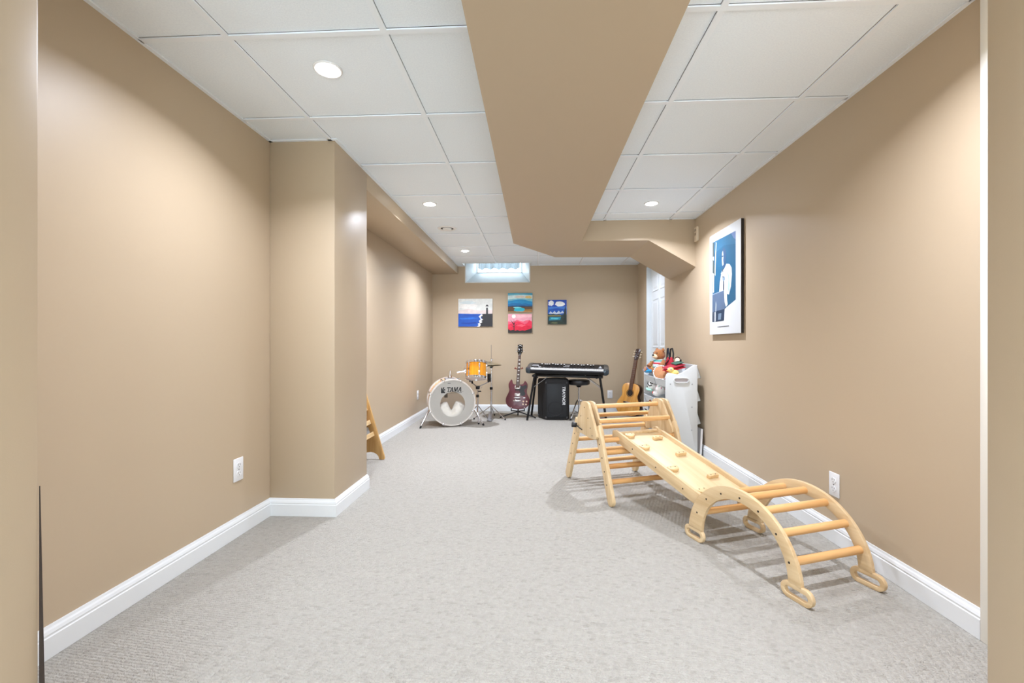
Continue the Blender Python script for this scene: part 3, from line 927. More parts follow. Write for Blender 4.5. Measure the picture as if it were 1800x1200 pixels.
# lettering on the head
def flat(poly, y=0.0074):
    return [(u, y, v_) for u, v_ in poly]
def letters(strokes, ox, oz, h, shear=0.22, y=0.0074):
    m = MB()
    for st in strokes:
        m.raw([(ox + (u + shear * q) * h, y, oz + q * h) for u, q in st], [tuple(range(len(st)))])
    return m
Tt = [[(0.02, .80), (.86, .80), (.86, 1), (.02, 1)], [(.02, .66), (.12, .66), (.12, .80), (.02, .80)], [(.76, .66), (.86, .66), (.86, .80), (.76, .80)], [(.34, .0), (.54, .0), (.54, .80), (.34, .80)], [(.22, 0), (.66, 0), (.66, .10), (.22, .10)]]
At = [[(0, 0), (.34, 0), (.34, .09), (.24, .10), (.44, .70), (.44, 1), (.38, 1)], [(.38, 1), (.62, 1), (.86, .09), (.94, .08), (.94, 0), (.52, 0), (.52, .08), (.62, .10), (.44, .72)], [(.24, .28), (.68, .28), (.64, .42), (.30, .42)], [(-.06, 0), (.34, 0), (.34, .08), (-.06, .08)]]
Mt = [[(0, 0), (.30, 0), (.30, .09), (.22, .09), (.22, .91), (.0, 1), (0, .91), (.08, .91), (.08, .09), (0, .09)], [(.08, 1), (.30, 1), (.50, .42), (.50, .02), (.44, .02)], [(.50, .02), (.50, .42), (.72, 1), (.94, 1), (.56, .02)], [(.74, 0), (1.06, 0), (1.06, .09), (.98, .09), (.98, .91), (1.06, .91), (1.06, 1), (.80, 1), (.80, .09), (.74, .09)]]
lh = 0.058
lx, lz = -0.072, 0.128
logo = MB()
x = lx
for st, adv in ((Tt, 0.76), (At, 0.92), (Mt, 1.06), (At, 0.9)):
    for q in st:
        logo.raw([(x + (u + 0.2 * w_) * lh * 0.86, 0.0074, BZ + lz + w_ * lh) for u, w_ in q], [tuple(range(len(q)))])
    x += adv * lh * 0.86
lo = logo.build('logo_lettering', INK, fh, smooth=False)
MB().raw(flat([(-0.135, BZ + lz - 0.012), (-0.085, BZ + lz - 0.012), (-0.085, BZ + lz + lh), (-0.135, BZ + lz + lh)]), [(0, 1, 2, 3)]).build('logo_square', INK, fh, smooth=False)
sq = MB()
for p in ([(-0.130, .022), (-0.086, .040), (-0.086, .060), (-0.092, .060), (-0.104, .036)], [(-0.104, .022), (-0.086, -.006), (-0.086, .016)], [(-0.120, .036), (-0.132, .060), (-0.112, .058)]):
    sq.raw([(u, 0.0070, BZ + lz + w_) for u, w_ in p], [tuple(range(len(p)))])
sq.build('logo_mark', HEADM, fh, smooth=False)
tl = MB()
for k in range(13):
    tl.box(-0.072 + k * 0.0145, -0.061 + k * 0.0145, 0.0068, 0.0074, BZ + lz - 0.013, BZ + lz - 0.008)
tl.build('small_lettering', INK, fh, smooth=False)
m = MB().cyl((0.128, 0.0074, BZ + lz + 0.004), (0.128, 0.0080, BZ + lz + 0.004), 0.004, n=10)
m.build('registered_mark', INK, fh)
MB().box(-0.055, -0.020, 0.0068, 0.0074, BZ + 0.232, BZ + 0.237).build('small_lettering', INK, fh, smooth=False)
# claws, lugs and tension rods
for k in range(8):
    an = R(22.5 + 45 * k)
    Mk = tr(0, 0, BZ) @ Matrix.Rotation(-an, 4, 'Y')
    c = MB().box(BR - 0.004, BR + 0.024, -0.004, 0.045, -0.012, 0.012, Mk)
    c.build('claw', CHROME, bd_t, bevel=0.003)
    l_ = MB().box(BR - 0.002, BR + 0.018, 0.10, 0.30, -0.009, 0.009, Mk)
    l_.cyl(Mk @ Vector((BR + 0.016, 0.02, 0)), Mk @ Vector((BR + 0.016, 0.38, 0)), 0.0035, n=8)
    l_.build('lug', CHROME, bd_t, bevel=0.003)
# spurs
for sx in (-1, 1):
    a0 = Vector((sx * 0.262, 0.10, BZ - 0.075))
    a1 = Vector((sx * 0.375, -0.015, 0.016))
    MB().box(a0.x - 0.02, a0.x + 0.02, 0.085, 0.125, a0.z - 0.012, a0.z + 0.028).build('spur_bracket', CHROME, bd_t, bevel=0.004)
    sp = MB().cyl(a0, a0.lerp(a1, 0.5), 0.0105).cyl(a0.lerp(a1, 0.48), a1, 0.0075)
    sp = sp.build('spur', CHROME, bd_t)
    MB().cyl(a1 + Vector((-sx * 0.004, 0.004, 0.008)), (a1.x + sx * 0.006, a1.y - 0.006, 0.0005), 0.013, 0.010).build('rubber_tip', RUBBER, sp)
MB().cyl((-0.09, 0.015, 0.001), (-0.09, 0.015, 0.03), 0.006).build('hoop_foot', CHROME, bd_t)
# tom mount on top
MB().box(-0.075, 0.045, 0.14, 0.23, BZ + BR - 0.012, BZ + BR + 0.018).build('mount_plate', STEEL, bd_t, bevel=0.008)
MB().cyl((-0.01, 0.185, BZ + BR + 0.01), (-0.01, 0.185, BZ + BR + 0.045), 0.026).build('mount_socket', CHROME, bd_t, bevel=0.004)
MB().cyl((0.055, 0.10, BZ + BR + 0.005), (0.10, 0.10, BZ + BR + 0.005), 0.017).build('wing_bolt', CHROME, bd_t, bevel=0.003)
MB().cyl((-0.01, 0.185, BZ + BR + 0.04), (-0.005, 0.185, BZ + BR + 0.105), 0.009).build('mount_post', CHROME, bd_t)

# pillow in the drum
pl = thing('pillow', 'white pillow stuffed inside the bass drum behind its port hole', 'pillow', (-0.995 - sin(R(17)) * 0.115, 5.315 + cos(R(17)) * 0.115, 0.025), (0, 0, R(17)))
pm = MB()
secs = []
nu, nv = 36, 22
for j in range(nv + 1):
    ph_ = pi * j / nv
    ring_ = []
    for i in range(nu):
        th = 2 * pi * i / nu
        sx_, sz_ = sin(ph_) * cos(th), -cos(ph_)
        x_ = 0.185 * (abs(sx_) ** 0.8) * (1 if sx_ > 0 else -1)
        z_ = 0.140 + 0.135 * (abs(sz_) ** 0.85) * (1 if sz_ > 0 else -1)
        pinch = math.exp(-(x_ / 0.035) ** 2) * max(0, sz_ + 0.4)
        z_ -= 0.085 * pinch
        wr_ = 0.006 * sin(9 * th + 7 * ph_) + 0.004 * sin(23 * x_ * 8 + z_ * 60)
        y_ = sin(ph_) * sin(th) * (0.082 - 0.05 * pinch) + wr_
        lim = math.sqrt(max(0.0, 0.245 ** 2 - (z_ - 0.265) ** 2)) if abs(z_ - 0.265) < 0.245 else 0.01
        x_ = max(-lim, min(lim, x_))
        ring_.append((x_, y_, z_))
    secs.append(ring_)
pm.loft(secs, cap=False)
bmesh.ops.remove_doubles(pm.bm, verts=pm.bm.verts, dist=1e-5)
pm.build('pillow_body', mat('pillow_cotton', (232, 228, 218), rough=0.9, sheen=0.2), pl)
MB().tube([(-0.10, -0.082, 0.10), (-0.03, -0.075, 0.07), (0.04, -0.078, 0.075), (0.10, -0.08, 0.11)], 0.004, 6).build('piping', MATS['pillow_cotton'], pl)

# ------------------------------------------------------------------ tom drum
tm = thing('tom_drum', 'small amber yellow tom drum mounted above the bass drum', 'drum', (-0.728, 5.47, 0.575), (R(-15), R(1.5), R(8)))
TRD, TH = 0.122, 0.195
MB().lathe([(TRD, 0.006), (TRD, TH - 0.006), (TRD - 0.006, TH - 0.006), (TRD - 0.006, 0.006), (TRD, 0.006)], 44).build('shell', AMBER, tm)
MB().lathe([(1e-6, -0.001), (TRD + 0.002, -0.001), (TRD + 0.002, 0.006)], 44).build('bottom_head', HEADW, tm)
MB().lathe([(1e-6, TH + 0.001), (TRD + 0.002, TH + 0.001), (TRD + 0.002, TH - 0.006)], 44).build('top_head', HEADW, tm)
for nm, z0, z1 in (('bottom_hoop', -0.010, 0.016), ('top_hoop', TH - 0.016, TH + 0.012)):
    MB().lathe([(TRD + 0.003, z0), (TRD + 0.009, z0), (TRD + 0.010, (z0 + z1) / 2), (TRD + 0.009, z1), (TRD + 0.003, z1), (TRD + 0.003, z0)], 44).build(nm, CHROME, tm)
for k in range(6):
    an = R(-75 + 60 * k)
    Mk = Matrix.Rotation(an, 4, 'Z')
    l_ = MB()
    for zc in (0.050, TH - 0.050):
        l_.box(TRD - 0.001, TRD + 0.016, -0.010, 0.010, zc - 0.022, zc + 0.022, Mk)
    l_.cyl(Mk @ Vector((TRD + 0.012, 0, -0.014)), Mk @ Vector((TRD + 0.012, 0, TH + 0.014)), 0.0038, n=8)
    l_.build('lug', CHROME, tm, bevel=0.003)
MB().box(-0.014, 0.014, -0.0015, 0.003, -0.010, 0.010, Matrix.Rotation(R(-52), 4, 'Z') @ tr(0, -TRD - 0.001, TH * 0.52) ).build('badge', INK, tm)
arm = MB().cyl((-0.118, -0.02, 0.075), (-0.215, -0.03, 0.062), 0.010).cyl((-0.205, -0.03, 0.063), (-0.235, -0.03, 0.058), 0.017)
arm.build('mount_arm', CHROME, tm)
MB().box(-0.150, -0.118, -0.045, 0.005, 0.050, 0.100).build('mount_bracket', CHROME, tm, bevel=0.006)
MB().cyl((-0.152, -0.02, 0.09), (-0.152, -0.02, 0.125), 0.005).build('wing_screw', CHROME, tm)

# ------------------------------------------------------------------ snare stand and hi-hat stand
def tripod(parent, zc, rad, angs, hub=0.016, r=0.006, m=None, tip=True, zlow=0.012):
    for a in angs:
        e = Vector((rad * cos(R(a)), rad * sin(R(a)), zlow))
        lg = MB().tube([(hub * cos(R(a)), hub * sin(R(a)), zc), e], r, 8).build('leg', m or CHROME, parent)
        if tip:
            MB().cyl(e + Vector((0, 0, 0.008)), (e.x, e.y, 0.0005), 0.011, 0.009, 10).build('rubber_tip', RUBBER, lg)
ss = thing('snare_stand', 'chrome snare stand with empty folded basket under the tom drum', 'drum stand', (-0.735, 5.66, 0))
MB().cyl((0, 0, 0.06), (0, 0, 0.33), 0.012).build('lower_tube', CHROME, ss)
MB().cyl((0, 0, 0.30), (0, 0, 0.455), 0.009).build('upper_tube', CHROME, ss)
MB().cyl((0, 0, 0.315), (0, 0, 0.35), 0.019).build('height_clamp', BLACKM, ss, bevel=0.003)
MB().box(-0.022, 0.028, -0.018, 0.018, 0.42, 0.462).build('tilter', BLACKM, ss, bevel=0.005)
MB().cyl((0.03, -0.01, 0.40), (0.03, -0.01, 0.385), 0.020).build('basket_knob', BLACK, ss, bevel=0.003)
for a in (0, 125, 235):
    c_, s_ = cos(R(a + 15)), sin(R(a + 15))
    ar = MB().tube([(0.01 * c_, 0.01 * s_, 0.45), (0.09 * c_, 0.09 * s_, 0.485), (0.145 * c_, 0.145 * s_, 0.51)], 0.006, 8).build('basket_arm', STEEL, ss)
    MB().cyl((0.14 * c_, 0.14 * s_, 0.505), (0.152 * c_, 0.152 * s_, 0.535), 0.011).build('arm_tip', RUBBER, ar)
tripod(ss, 0.20, 0.17, (-78, 42, 162))
for q in range(2):
    MB().cyl((0.032 + q * 0.018, -0.016, 0.43), (0.036 + q * 0.018, -0.016, 0.455), 0.004).build('wing_screw', CHROME, ss)

hh = thing('hi_hat_stand', 'chrome hi-hat stand with two bronze cymbals beside the tom drum', 'cymbal stand', (-0.588, 5.95, 0))
MB().cyl((0, 0, 0.035), (0, 0, 0.40), 0.013).build('lower_tube', CHROME, hh)
MB().cyl((0, 0, 0.38), (0, 0, 0.69), 0.010).build('upper_tube', CHROME, hh)
MB().cyl((0, 0, 0.66), (0, 0, 0.985), 0.0032, n=8).build('pull_rod', STEEL, hh)
MB().cyl((0, 0, 0.385), (0, 0, 0.42), 0.021).build('height_clamp', BLACKM, hh, bevel=0.003)
MB().box(-0.05, -0.008, -0.02, 0.02, 0.49, 0.60).build('memory_lock', BLACKM, hh, bevel=0.006)
MB().cyl((0, 0, 0.675), (0, 0, 0.705), 0.014, 0.036, 18).build('cymbal_seat', BLACK, hh)
BRZ = mat('bronze_cymbal', (176, 166, 138), rough=0.28, metal=0.9)
Mc = rotm('Y', -2)
MB().lathe([(0.008, 0.734), (0.024, 0.731), (0.036, 0.722), (0.10, 0.713), (0.168, 0.706), (0.168, 0.704), (0.10, 0.711), (0.03, 0.718)], 48, Mc).build('bottom_cymbal', BRZ, hh)
MB().lathe([(0.008, 0.762), (0.022, 0.759), (0.034, 0.748), (0.10, 0.736), (0.168, 0.722), (0.168, 0.720), (0.10, 0.734), (0.03, 0.745)], 48, Mc).build('top_cymbal', BRZ, hh)
MB().cyl((0, 0, 0.755), (0, 0, 0.80), 0.011).build('clutch', CHROME, hh, bevel=0.002)
MB().cyl((-0.008, 0, 0.782), (0.03, 0, 0.790), 0.005).build('wing_screw', CHROME, hh)
tripod(hh, 0.16, 0.24, (-35, 85, 205))
fb = MB().prism([(-0.26, 0.010), (-0.25, 0.002), (-0.03, 0.002), (-0.03, 0.006), (-0.24, 0.014), (-0.06, 0.085), (-0.065, 0.092)], -0.028, 0.028, 'yz')
fb.build('pedal', STEEL, hh, bevel=0.003)
MB().tube([(0, -0.055, 0.10), (0, -0.02, 0.13), (0, 0, 0.16)], 0.004, 6).build('pedal_chain', STEEL, hh)

# bass drum pedal behind the drum
pdl = thing('drum_pedal', 'black and chrome kick pedal behind the bass drum', 'drum pedal', (-1.145, 5.79, 0), (0, 0, R(17)))
MB().box(-0.05, 0.05, -0.02, 0.27, 0.001, 0.010).build('base_plate', BLACKM, pdl, bevel=0.002)
MB().prism([(0.02, 0.075), (0.26, 0.014), (0.26, 0.022), (0.02, 0.085)], -0.036, 0.036, 'yz').build('footboard', STEEL, pdl, bevel=0.002)
for sx in (-1, 1):
    MB().cyl((sx * 0.045, 0.01, 0.008), (sx * 0.045, 0.01, 0.19), 0.007).build('frame_post', CHROME, pdl)
MB().cyl((-0.05, 0.01, 0.185), (0.05, 0.01, 0.185), 0.007).build('axle', CHROME, pdl)
MB().cyl((0, 0.01, 0.185), (0, 0.05, 0.33), 0.004).build('beater_shaft', CHROME, pdl)
MB().ball((0, 0.05, 0.335), (0.025, 0.02, 0.03)).build('beater', mat('felt', (210, 204, 190), rough=0.95), pdl)

# ------------------------------------------------------------------ electric guitar (local xz plane, front faces -y)
eg = thing('electric_guitar', 'dark cherry red double-horn electric guitar on a black stand', 'guitar', (-0.232, 6.02, 0.115), (R(-9), 0, 0))
K = 0.001235
def gp(pts):
    return [((x_ - 330) * K, (872 - y_) * K) for x_, y_ in pts]
CHERRY = mat('cherry_red_lacquer', (86, 10, 28), rough=0.32, coat=0.15)
body = [(262, 541), (240, 566), (226, 596), (226, 630), (236, 664), (222, 700), (200, 742), (194, 785), (206, 826), (244, 858), (300, 872), (352, 872), (408, 864), (446, 834), (460, 790), (452, 744), (430, 706), (426, 668), (436, 632), (436, 600), (424, 576), (405, 560), (398, 576), (388, 594), (368, 602), (345, 602), (304, 602), (288, 602), (272, 588), (268, 564)]
MB().prism(smoothpoly(gp(body), 1), -0.017, 0.017).build('body', CHERRY, eg, bevel=0.006, seg=3)
MB().prism(gp([(305, 640), (347, 640), (361, 272), (332, 272)]), -0.030, -0.010).build('neck', mat('rosewood', (84, 54, 38), rough=0.5), eg, bevel=0.002)
fr_ = MB()
for k in range(20):
    q = 282 + 330 * (1 - 0.9438877 ** k) / (1 - 0.9438877 ** 19)
    xa = 332 - (332 - 305) * (q - 272) / 368
    xb = 361 - (361 - 347) * (q - 272) / 368
    p = gp([(xa, q), (xb, q)])
    fr_.box(p[0][0], p[1][0], -0.0312, -0.0295, p[0][1] - 0.0008, p[0][1] + 0.0008)
fr_.build('frets', STEEL, eg, smooth=False)
for (xx, yy, h_) in ((345, 332, 15), (343, 375, 14), (340, 413, 13), (337.5, 449, 11), (333.5, 495, 13), (331, 533, 9), (329, 563, 8)):
    p = gp([(xx - 9, yy + h_ / 2), (xx + 9, yy - h_ / 2)])
    MB().box(p[0][0], p[1][0], -0.0309, -0.0295, p[0][1], p[1][1]).build('fret_marker', mat('pearl_inlay', (236, 232, 224), rough=0.3), eg)
MB().prism(gp([(325, 158), (337, 160), (352, 152), (367, 160), (380, 158), (379, 200), (382, 236), (366, 262), (362, 276), (331, 276), (330, 262), (320, 238), (325, 200)]), -0.022, -0.006).build('headstock', mat('gloss_black', (16, 16, 18), rough=0.12), eg, bevel=0.002)
for sx, xx, xo in ((-1, 333, 306), (1, 368, 396)):
    for yy in (180, 208, 236):
        p = gp([(xx, yy), (xo, yy)])
        tu = MB().cyl((p[0][0], -0.022, p[0][1]), (p[0][0], -0.030, p[0][1]), 0.0055, n=10).build('tuner', CHROME, eg)
        b2 = MB().cyl((p[0][0], -0.012, p[0][1]), (p[1][0], -0.012, p[1][1]), 0.0025, n=6)
        b2.ball((p[1][0], -0.012, p[1][1]), (0.006, 0.004, 0.008), 10, 6)
        b2.build('tuner_button', mat('grey_pearl', (176, 170, 160), rough=0.3), tu)
lbl = MB()
for k in range(6):
    p = gp([(339 + k * 4.4, 170), (342.5 + k * 4.4, 165)])
    lbl.box(p[0][0], p[1][0], -0.0226, -0.0218, p[0][1], p[1][1])
lbl.build('headstock_inlay', MATS['pearl_inlay'], eg, smooth=False)
MB().prism(gp([(354, 612), (380, 622), (412, 606), (428, 618), (424, 644), (402, 656), (398, 676), (412, 698), (406, 718), (384, 728), (356, 722), (352, 690), (344, 668), (300, 668), (300, 656), (354, 652)]), -0.0195, -0.0168).build('pickguard', BLACK, eg)
for y0, y1 in ((617, 651), (698, 730)):
    p = gp([(294, y1), (355, y0)])
    pk = MB().box(p[0][0], p[1][0], -0.025, -0.016, p[0][1], p[1][1]).build('pickup', mat('pickup_cover', (206, 198, 194), rough=0.2, metal=0.7), eg, bevel=0.002)
    pz = MB()
    for k in range(6):
        xx = p[0][0] + (p[1][0] - p[0][0]) * (k + 0.5) / 6
        pz.cyl((xx, -0.0248, (p[0][1] + p[1][1]) / 2), (xx, -0.0262, (p[0][1] + p[1][1]) / 2), 0.0025, n=8)
    pz.build('pole_pieces', STEEL, pk)
for nm, y0, y1, xa, xb in (('bridge', 741, 752, 285, 356), ('tailpiece', 773, 788, 277, 360)):
    p = gp([(xa, y1), (xb, y0)])
    MB().box(p[0][0], p[1][0], -0.028, -0.016, p[0][1], p[1][1]).build(nm, CHROME, eg, bevel=0.003)
for xx, yy in ((389, 788), (425, 788), (386, 820), (419, 821)):
    p = gp([(xx, yy)])[0]
    MB().cyl((p[0], -0.016, p[1]), (p[0], -0.030, p[1]), 0.012, 0.010, 14).build('control_knob', mat('cream_knob', (226, 196, 168), rough=0.3), eg, bevel=0.002)
p = gp([(399, 748)])[0]
MB().box(p[0] - 0.014, p[0] + 0.014, -0.020, -0.016, p[1] - 0.006, p[1] + 0.006).build('switch_plate', PLATEW, eg, bevel=0.002)
st_ = MB()
for k in range(6):
    xb_, xt_ = (301 + k * 7.4 - 330) * K, (337 + k * 4.0 - 330) * K
    st_.cyl((xb_, -0.030, (872 - 778) * K), (xt_, -0.0325, (872 - 274) * K), 0.0006, n=5)
st_.build('strings', STEEL, eg)

gs = thing('guitar_stand', 'black tripod guitar stand holding the red electric guitar', 'guitar stand', (-0.232, 6.02, 0))
ax = 0.166
MB().tube([(0.0, 0.03, 0.055), (0.0, 0.075, 0.115), (0.0, 0.115, 0.50), (0.005, 0.125, 0.665)], 0.010, 8).build('upright', BLACKM, gs)
for a, ln in ((187, 0.235), (-8, 0.235), (92, 0.22)):
    e = Vector((ln * cos(R(a)), ln * sin(R(a)) - 0.01, 0.012))
    lg = MB().tube([(0, 0.03, 0.075), (e.x * 0.25, e.y * 0.25 + 0.02, 0.065), e], 0.0085, 8).build('leg', BLACKM, gs)
    MB().cyl(e + Vector((0, 0, 0.004)), (e.x, e.y, 0.0005), 0.011, 0.010).build('rubber_foot', RUBBER, lg)
for sx in (-1, 1):
    cr = MB().tube([(0, 0.045, 0.08), (sx * 0.05, 0.035, 0.088), (sx * 0.088, 0.01, 0.095), (sx * 0.088, -0.035, 0.098), (sx * 0.088, -0.040, 0.135)], 0.0075, 8).build('cradle_arm', BLACKM, gs)
    MB().ball((sx * 0.088, -0.040, 0.138), 0.010, 10, 6).build('cradle_tip', mat('grey_foam', (170, 150, 150), rough=0.9), cr)
REDR = mat('red_rubber', (150, 62, 48), rough=0.7)
MB().tube([(-0.035, 0.015, 0.675), (-0.045, 0.05, 0.662), (-0.03, 0.115, 0.655), (0.015, 0.125, 0.655), (0.05, 0.115, 0.657), (0.065, 0.05, 0.664), (0.055, 0.015, 0.678)], 0.0065, 8).build('neck_yoke', REDR, gs)

# ------------------------------------------------------------------ stage piano
kbx, kby = 0.425, 5.93
kb_t = thing('stage_piano', 'long black stage piano with rounded ends on a black stand', 'keyboard', (kbx, kby, 0.600), (0, R(1.0), R(-8)))
DARKB = mat('piano_black', (26, 25, 26), rough=0.5, spec=0.25)
prof = [(-0.150, 0.004), (-0.166, 0.018), (-0.172, 0.042), (-0.168, 0.050), (-0.156, 0.056), (-0.151, 0.054), (-0.024, 0.056), (-0.022, 0.078), (0.138, 0.128), (0.158, 0.124), (0.165, 0.10), (0.160, 0.02), (0.145, 0.004)]
HX = 0.495
MB().loft([[(x_, y_, z_) for y_, z_ in prof] for x_ in (-HX, HX)]).build('case', DARKB, kb_t, smooth=True)
full = [(-0.150, 0.002), (-0.168, 0.018), (-0.175, 0.045), (-0.168, 0.070), (-0.14, 0.082), (-0.024, 0.092), (0.138, 0.132), (0.160, 0.126), (0.168, 0.10), (0.163, 0.02), (0.145, 0.002)]
CAPM = mat('gunmetal_end_cap', (74, 84, 92), rough=0.22, metal=0.5)
for sx in (-1, 1):
    secs = []
    for dx_, k in ((-0.022, 1.0), (0.0, 1.0), (0.018, 0.97), (0.032, 0.88), (0.041, 0.72), (0.046, 0.48)):
        secs.append([(sx * (HX + dx_), y_ * (0.4 + 0.6 * k), 0.066 + (z_ - 0.066) * k) for y_, z_ in full])
    MB().loft(secs).build('end_cap', CAPM, kb_t)
KL, KR = -0.47, 0.47
nk = 43
kw = (KR - KL) / nk
wk = MB()
for k in range(nk):
    wk.box(KL + k * kw + 0.0006, KL + (k + 1) * kw - 0.0006, -0.151, -0.026, 0.055, 0.0790)
tag(wk.build('white_keys', mat('ivory_keys', (238, 238, 236), rough=0.2), kb_t, smooth=False), kind='stuff')
bk = MB()
for k in range(nk - 1):
    if (k + 2) % 7 in (0, 1, 3, 4, 5):
        xk = KL + (k + 1) * kw
        bk.box(xk - 0.0055, xk + 0.0055, -0.100, -0.026, 0.0785, 0.088)
tag(bk.build('black_keys', BLACK, kb_t, smooth=False), kind='stuff')
Mp = tr(0, -0.022, 0.0785) @ rotm('X', math.degrees(math.atan2(0.050, 0.160)))
for u, r_, q in ((-0.43, 0, 0), (-0.385, .0115, .10), (-0.34, .0115, .095), (-0.315, .0115, .095), (-0.285, .0115, .095), (-0.24, .0115, .115), (-0.20, .0115, .095), (-0.17, .0115, .095), (-0.125, .0115, .10), (-0.085, .0115, .095), (0.01, .0115, .105), (0.05, .0115, .105), (0.10, .0115, .105), (0.145, .0115, .09), (0.175, .0115, .09), (0.225, .0115, .105), (0.265, .0115, .09), (0.30, .0115, .10)):
    if not r_:
        continue
    g = MB().lathe([(r_, 0.0), (r_ * 0.85, 0.014), (r_ * 0.6, 0.0155), (1e-6, 0.0155)], 14, Mp @ tr(u + 0.04, q, 0.0)).build('knob', BLACK, kb_t)
    MB().lathe([(r_ * 0.95, 0.0148), (r_ * 0.9, 0.0175), (1e-6, 0.0178)], 10, Mp @ tr(u + 0.04, q, 0.0)).build('knob_cap', MATS['ivory_keys'], g)
GAU = mat('gauge_face', (196, 198, 200), rough=0.3)
MB().prism(smoothpoly([(-0.055, -0.028), (0.055, -0.028), (0.045, 0.028), (-0.045, 0.028)], 1), 0.0, 0.003, 'xy', Mp @ tr(-0.435, 0.075, 0)).build('meter', GAU, kb_t)
MB().prism(smoothpoly([(-0.040, -0.016), (0.040, -0.016), (0.030, 0.014), (-0.030, 0.014)], 1), 0.003, 0.0045, 'xy', Mp @ tr(-0.435, 0.075, 0)).build('meter_window', mat('meter_dark', (58, 60, 64), rough=0.2), kb_t)
MB().box(-0.02, 0.02, -0.008, 0.006, 0.0, 0.002, Mp @ tr(-0.37, 0.03, 0)).build('name_badge', GAU, kb_t)
for r_ in range(2):
    for c_ in range(4):
        MB().box(-0.007, 0.007, -0.008, 0.008, 0.0, 0.004, Mp @ tr(-0.045 + c_ * 0.021, 0.055 + r_ * 0.045, 0)).build('button', GAU, kb_t)
lg_ = MB().cyl(Mp @ Vector((0.43, 0.055, 0)), Mp @ Vector((0.43, 0.055, 0.002)), 0.016, 0.016, 14)
lg_.cyl(Mp @ Vector((0.43, 0.09, 0)), Mp @ Vector((0.43, 0.09, 0.002)), 0.009, 0.009, 12)
lg_.box(-0.025, 0.025, -0.004, 0.004, 0.0, 0.002, Mp @ tr(0.43, 0.030, 0))
lg_.build('badge', GAU, kb_t)

# keyboard stand
ks = thing('keyboard_stand', 'black tubular stand with four splayed legs under the stage piano', 'stand', (kbx, kby, 0), (0, 0, R(-8)))
for yy in (-0.095, 0.095):
    MB().box(-0.455, 0.455, yy - 0.016, yy + 0.016, 0.562, 0.590, rotm('Y', 0.9) @ tr(0.009 * 0, 0, 0)).build('top_rail', BLACKM, ks, bevel=0.004)
for sx in (-1, 1):
    MB().box(sx * 0.43 - 0.022, sx * 0.43 + 0.022, -0.13, 0.13, 0.560 - sx * 0.004, 0.588 - sx * 0.004).build('cross_rail', BLACKM, ks, bevel=0.004)
    for sy in (-1, 1):
        top = Vector((sx * 0.425, sy * 0.085, 0.57))
        bot = Vector((sx * 0.505, sy * 0.19, 0.014))
        lg = MB().cyl(bot, top, 0.0145, n=12).build('leg', BLACKM, ks)
        MB().cyl((bot.x, bot.y, 0.0005), bot + Vector((0, 0, 0.008)), 0.015, 0.013).build('foot', RUBBER, lg)
        br = MB().cyl((sx * 0.235, sy * 0.085, 0.575), (sx * 0.446, sy * 0.115, 0.42), 0.0042, n=8).build('brace', STEEL, ks)
        MB().ball((sx * 0.235, sy * 0.085 - 0.006, 0.578), 0.008, 8, 6).build('rivet', CHROME, br)
    MB().cyl((sx * 0.385, -0.10, 0.548), (sx * 0.385, -0.10, 0.565), 0.014, 0.008).build('clamp_knob', BLACK, ks)

# ------------------------------------------------------------------ amplifier
am = thing('amplifier', 'black keyboard amplifier with dark mesh grille under the stage piano', 'amplifier', (0.28, 5.84, 0))
TOLEX = mat('black_carpet_cover', (20, 20, 22), rough=0.75, bump=0.3, bscale=400)
plan = [(-0.142, 0.0), (0.142, 0.0), (0.170, 0.055), (0.150, 0.30), (-0.175, 0.30), (-0.242, 0.225), (-0.235, 0.19)]
secs = []
for z_, k in ((0.006, 0.96), (0.020, 1.0), (0.500, 1.0), (0.522, 0.975), (0.532, 0.93)):
    secs.append([((x_ + 0.03) * k - 0.03, (y_ - 0.15) * k + 0.15, z_ + (0.008 if z_ > 0.5 and abs(x_) < 0.16 and y_ > 0.2 else 0)) for x_, y_ in plan])
MB().loft(secs).build('cabinet', TOLEX, am)
n = 14
crown = [((x_ * 1.0) , 0.528 + 0.016 * (1 - (x_ / 0.16) ** 2)) for x_ in [-0.16 + 0.32 * i / n for i in range(n + 1)]] + [(0.16, 0.51), (-0.16, 0.51)]
MB().prism(crown, 0.03, 0.26).build('crown', TOLEX, am, bevel=0.004)
GR = mat('steel_grille', (34, 35, 37), rough=0.4, metal=0.5)
MB().box(-0.128, 0.130, -0.004, 0.004, 0.040, 0.478).build('grille_panel', GR, am, bevel=0.003)
gm_ = MB()
for i in range(34):
    x_ = -0.122 + i * 0.0074
    gm_.box(x_, x_ + 0.0022, -0.0062, -0.0040, 0.046, 0.472)
for i in range(58):
    z_ = 0.046 + i * 0.00742
    gm_.box(-0.122, 0.124, -0.0060, -0.0040, z_, z_ + 0.0022)
tag(gm_.build('grille_mesh', mat('grille_wire', (52, 53, 56), rough=0.4, metal=0.6), am, smooth=False), kind='stuff')
MB().lathe([(0.086, -0.001), (0.094, 0.0012), (0.098, -0.001)], 36, tr(-0.015, -0.0060, 0.15) @ rotm('X', 90)).build('speaker_ring', GR, am)
for (cx_, cz_) in ((-0.136, 0.03), (0.136, 0.03), (-0.136, 0.49), (0.136, 0.49)):
    MB().ball((cx_, 0.004, cz_), (0.016, 0.010, 0.018), 12, 8).build('corner_protector', mat('corner_plastic', (48, 48, 50), rough=0.35), am)
MB().ball((-0.232, 0.19, 0.035), (0.014, 0.016, 0.018), 12, 8).build('corner_protector', MATS['corner_plastic'], am)
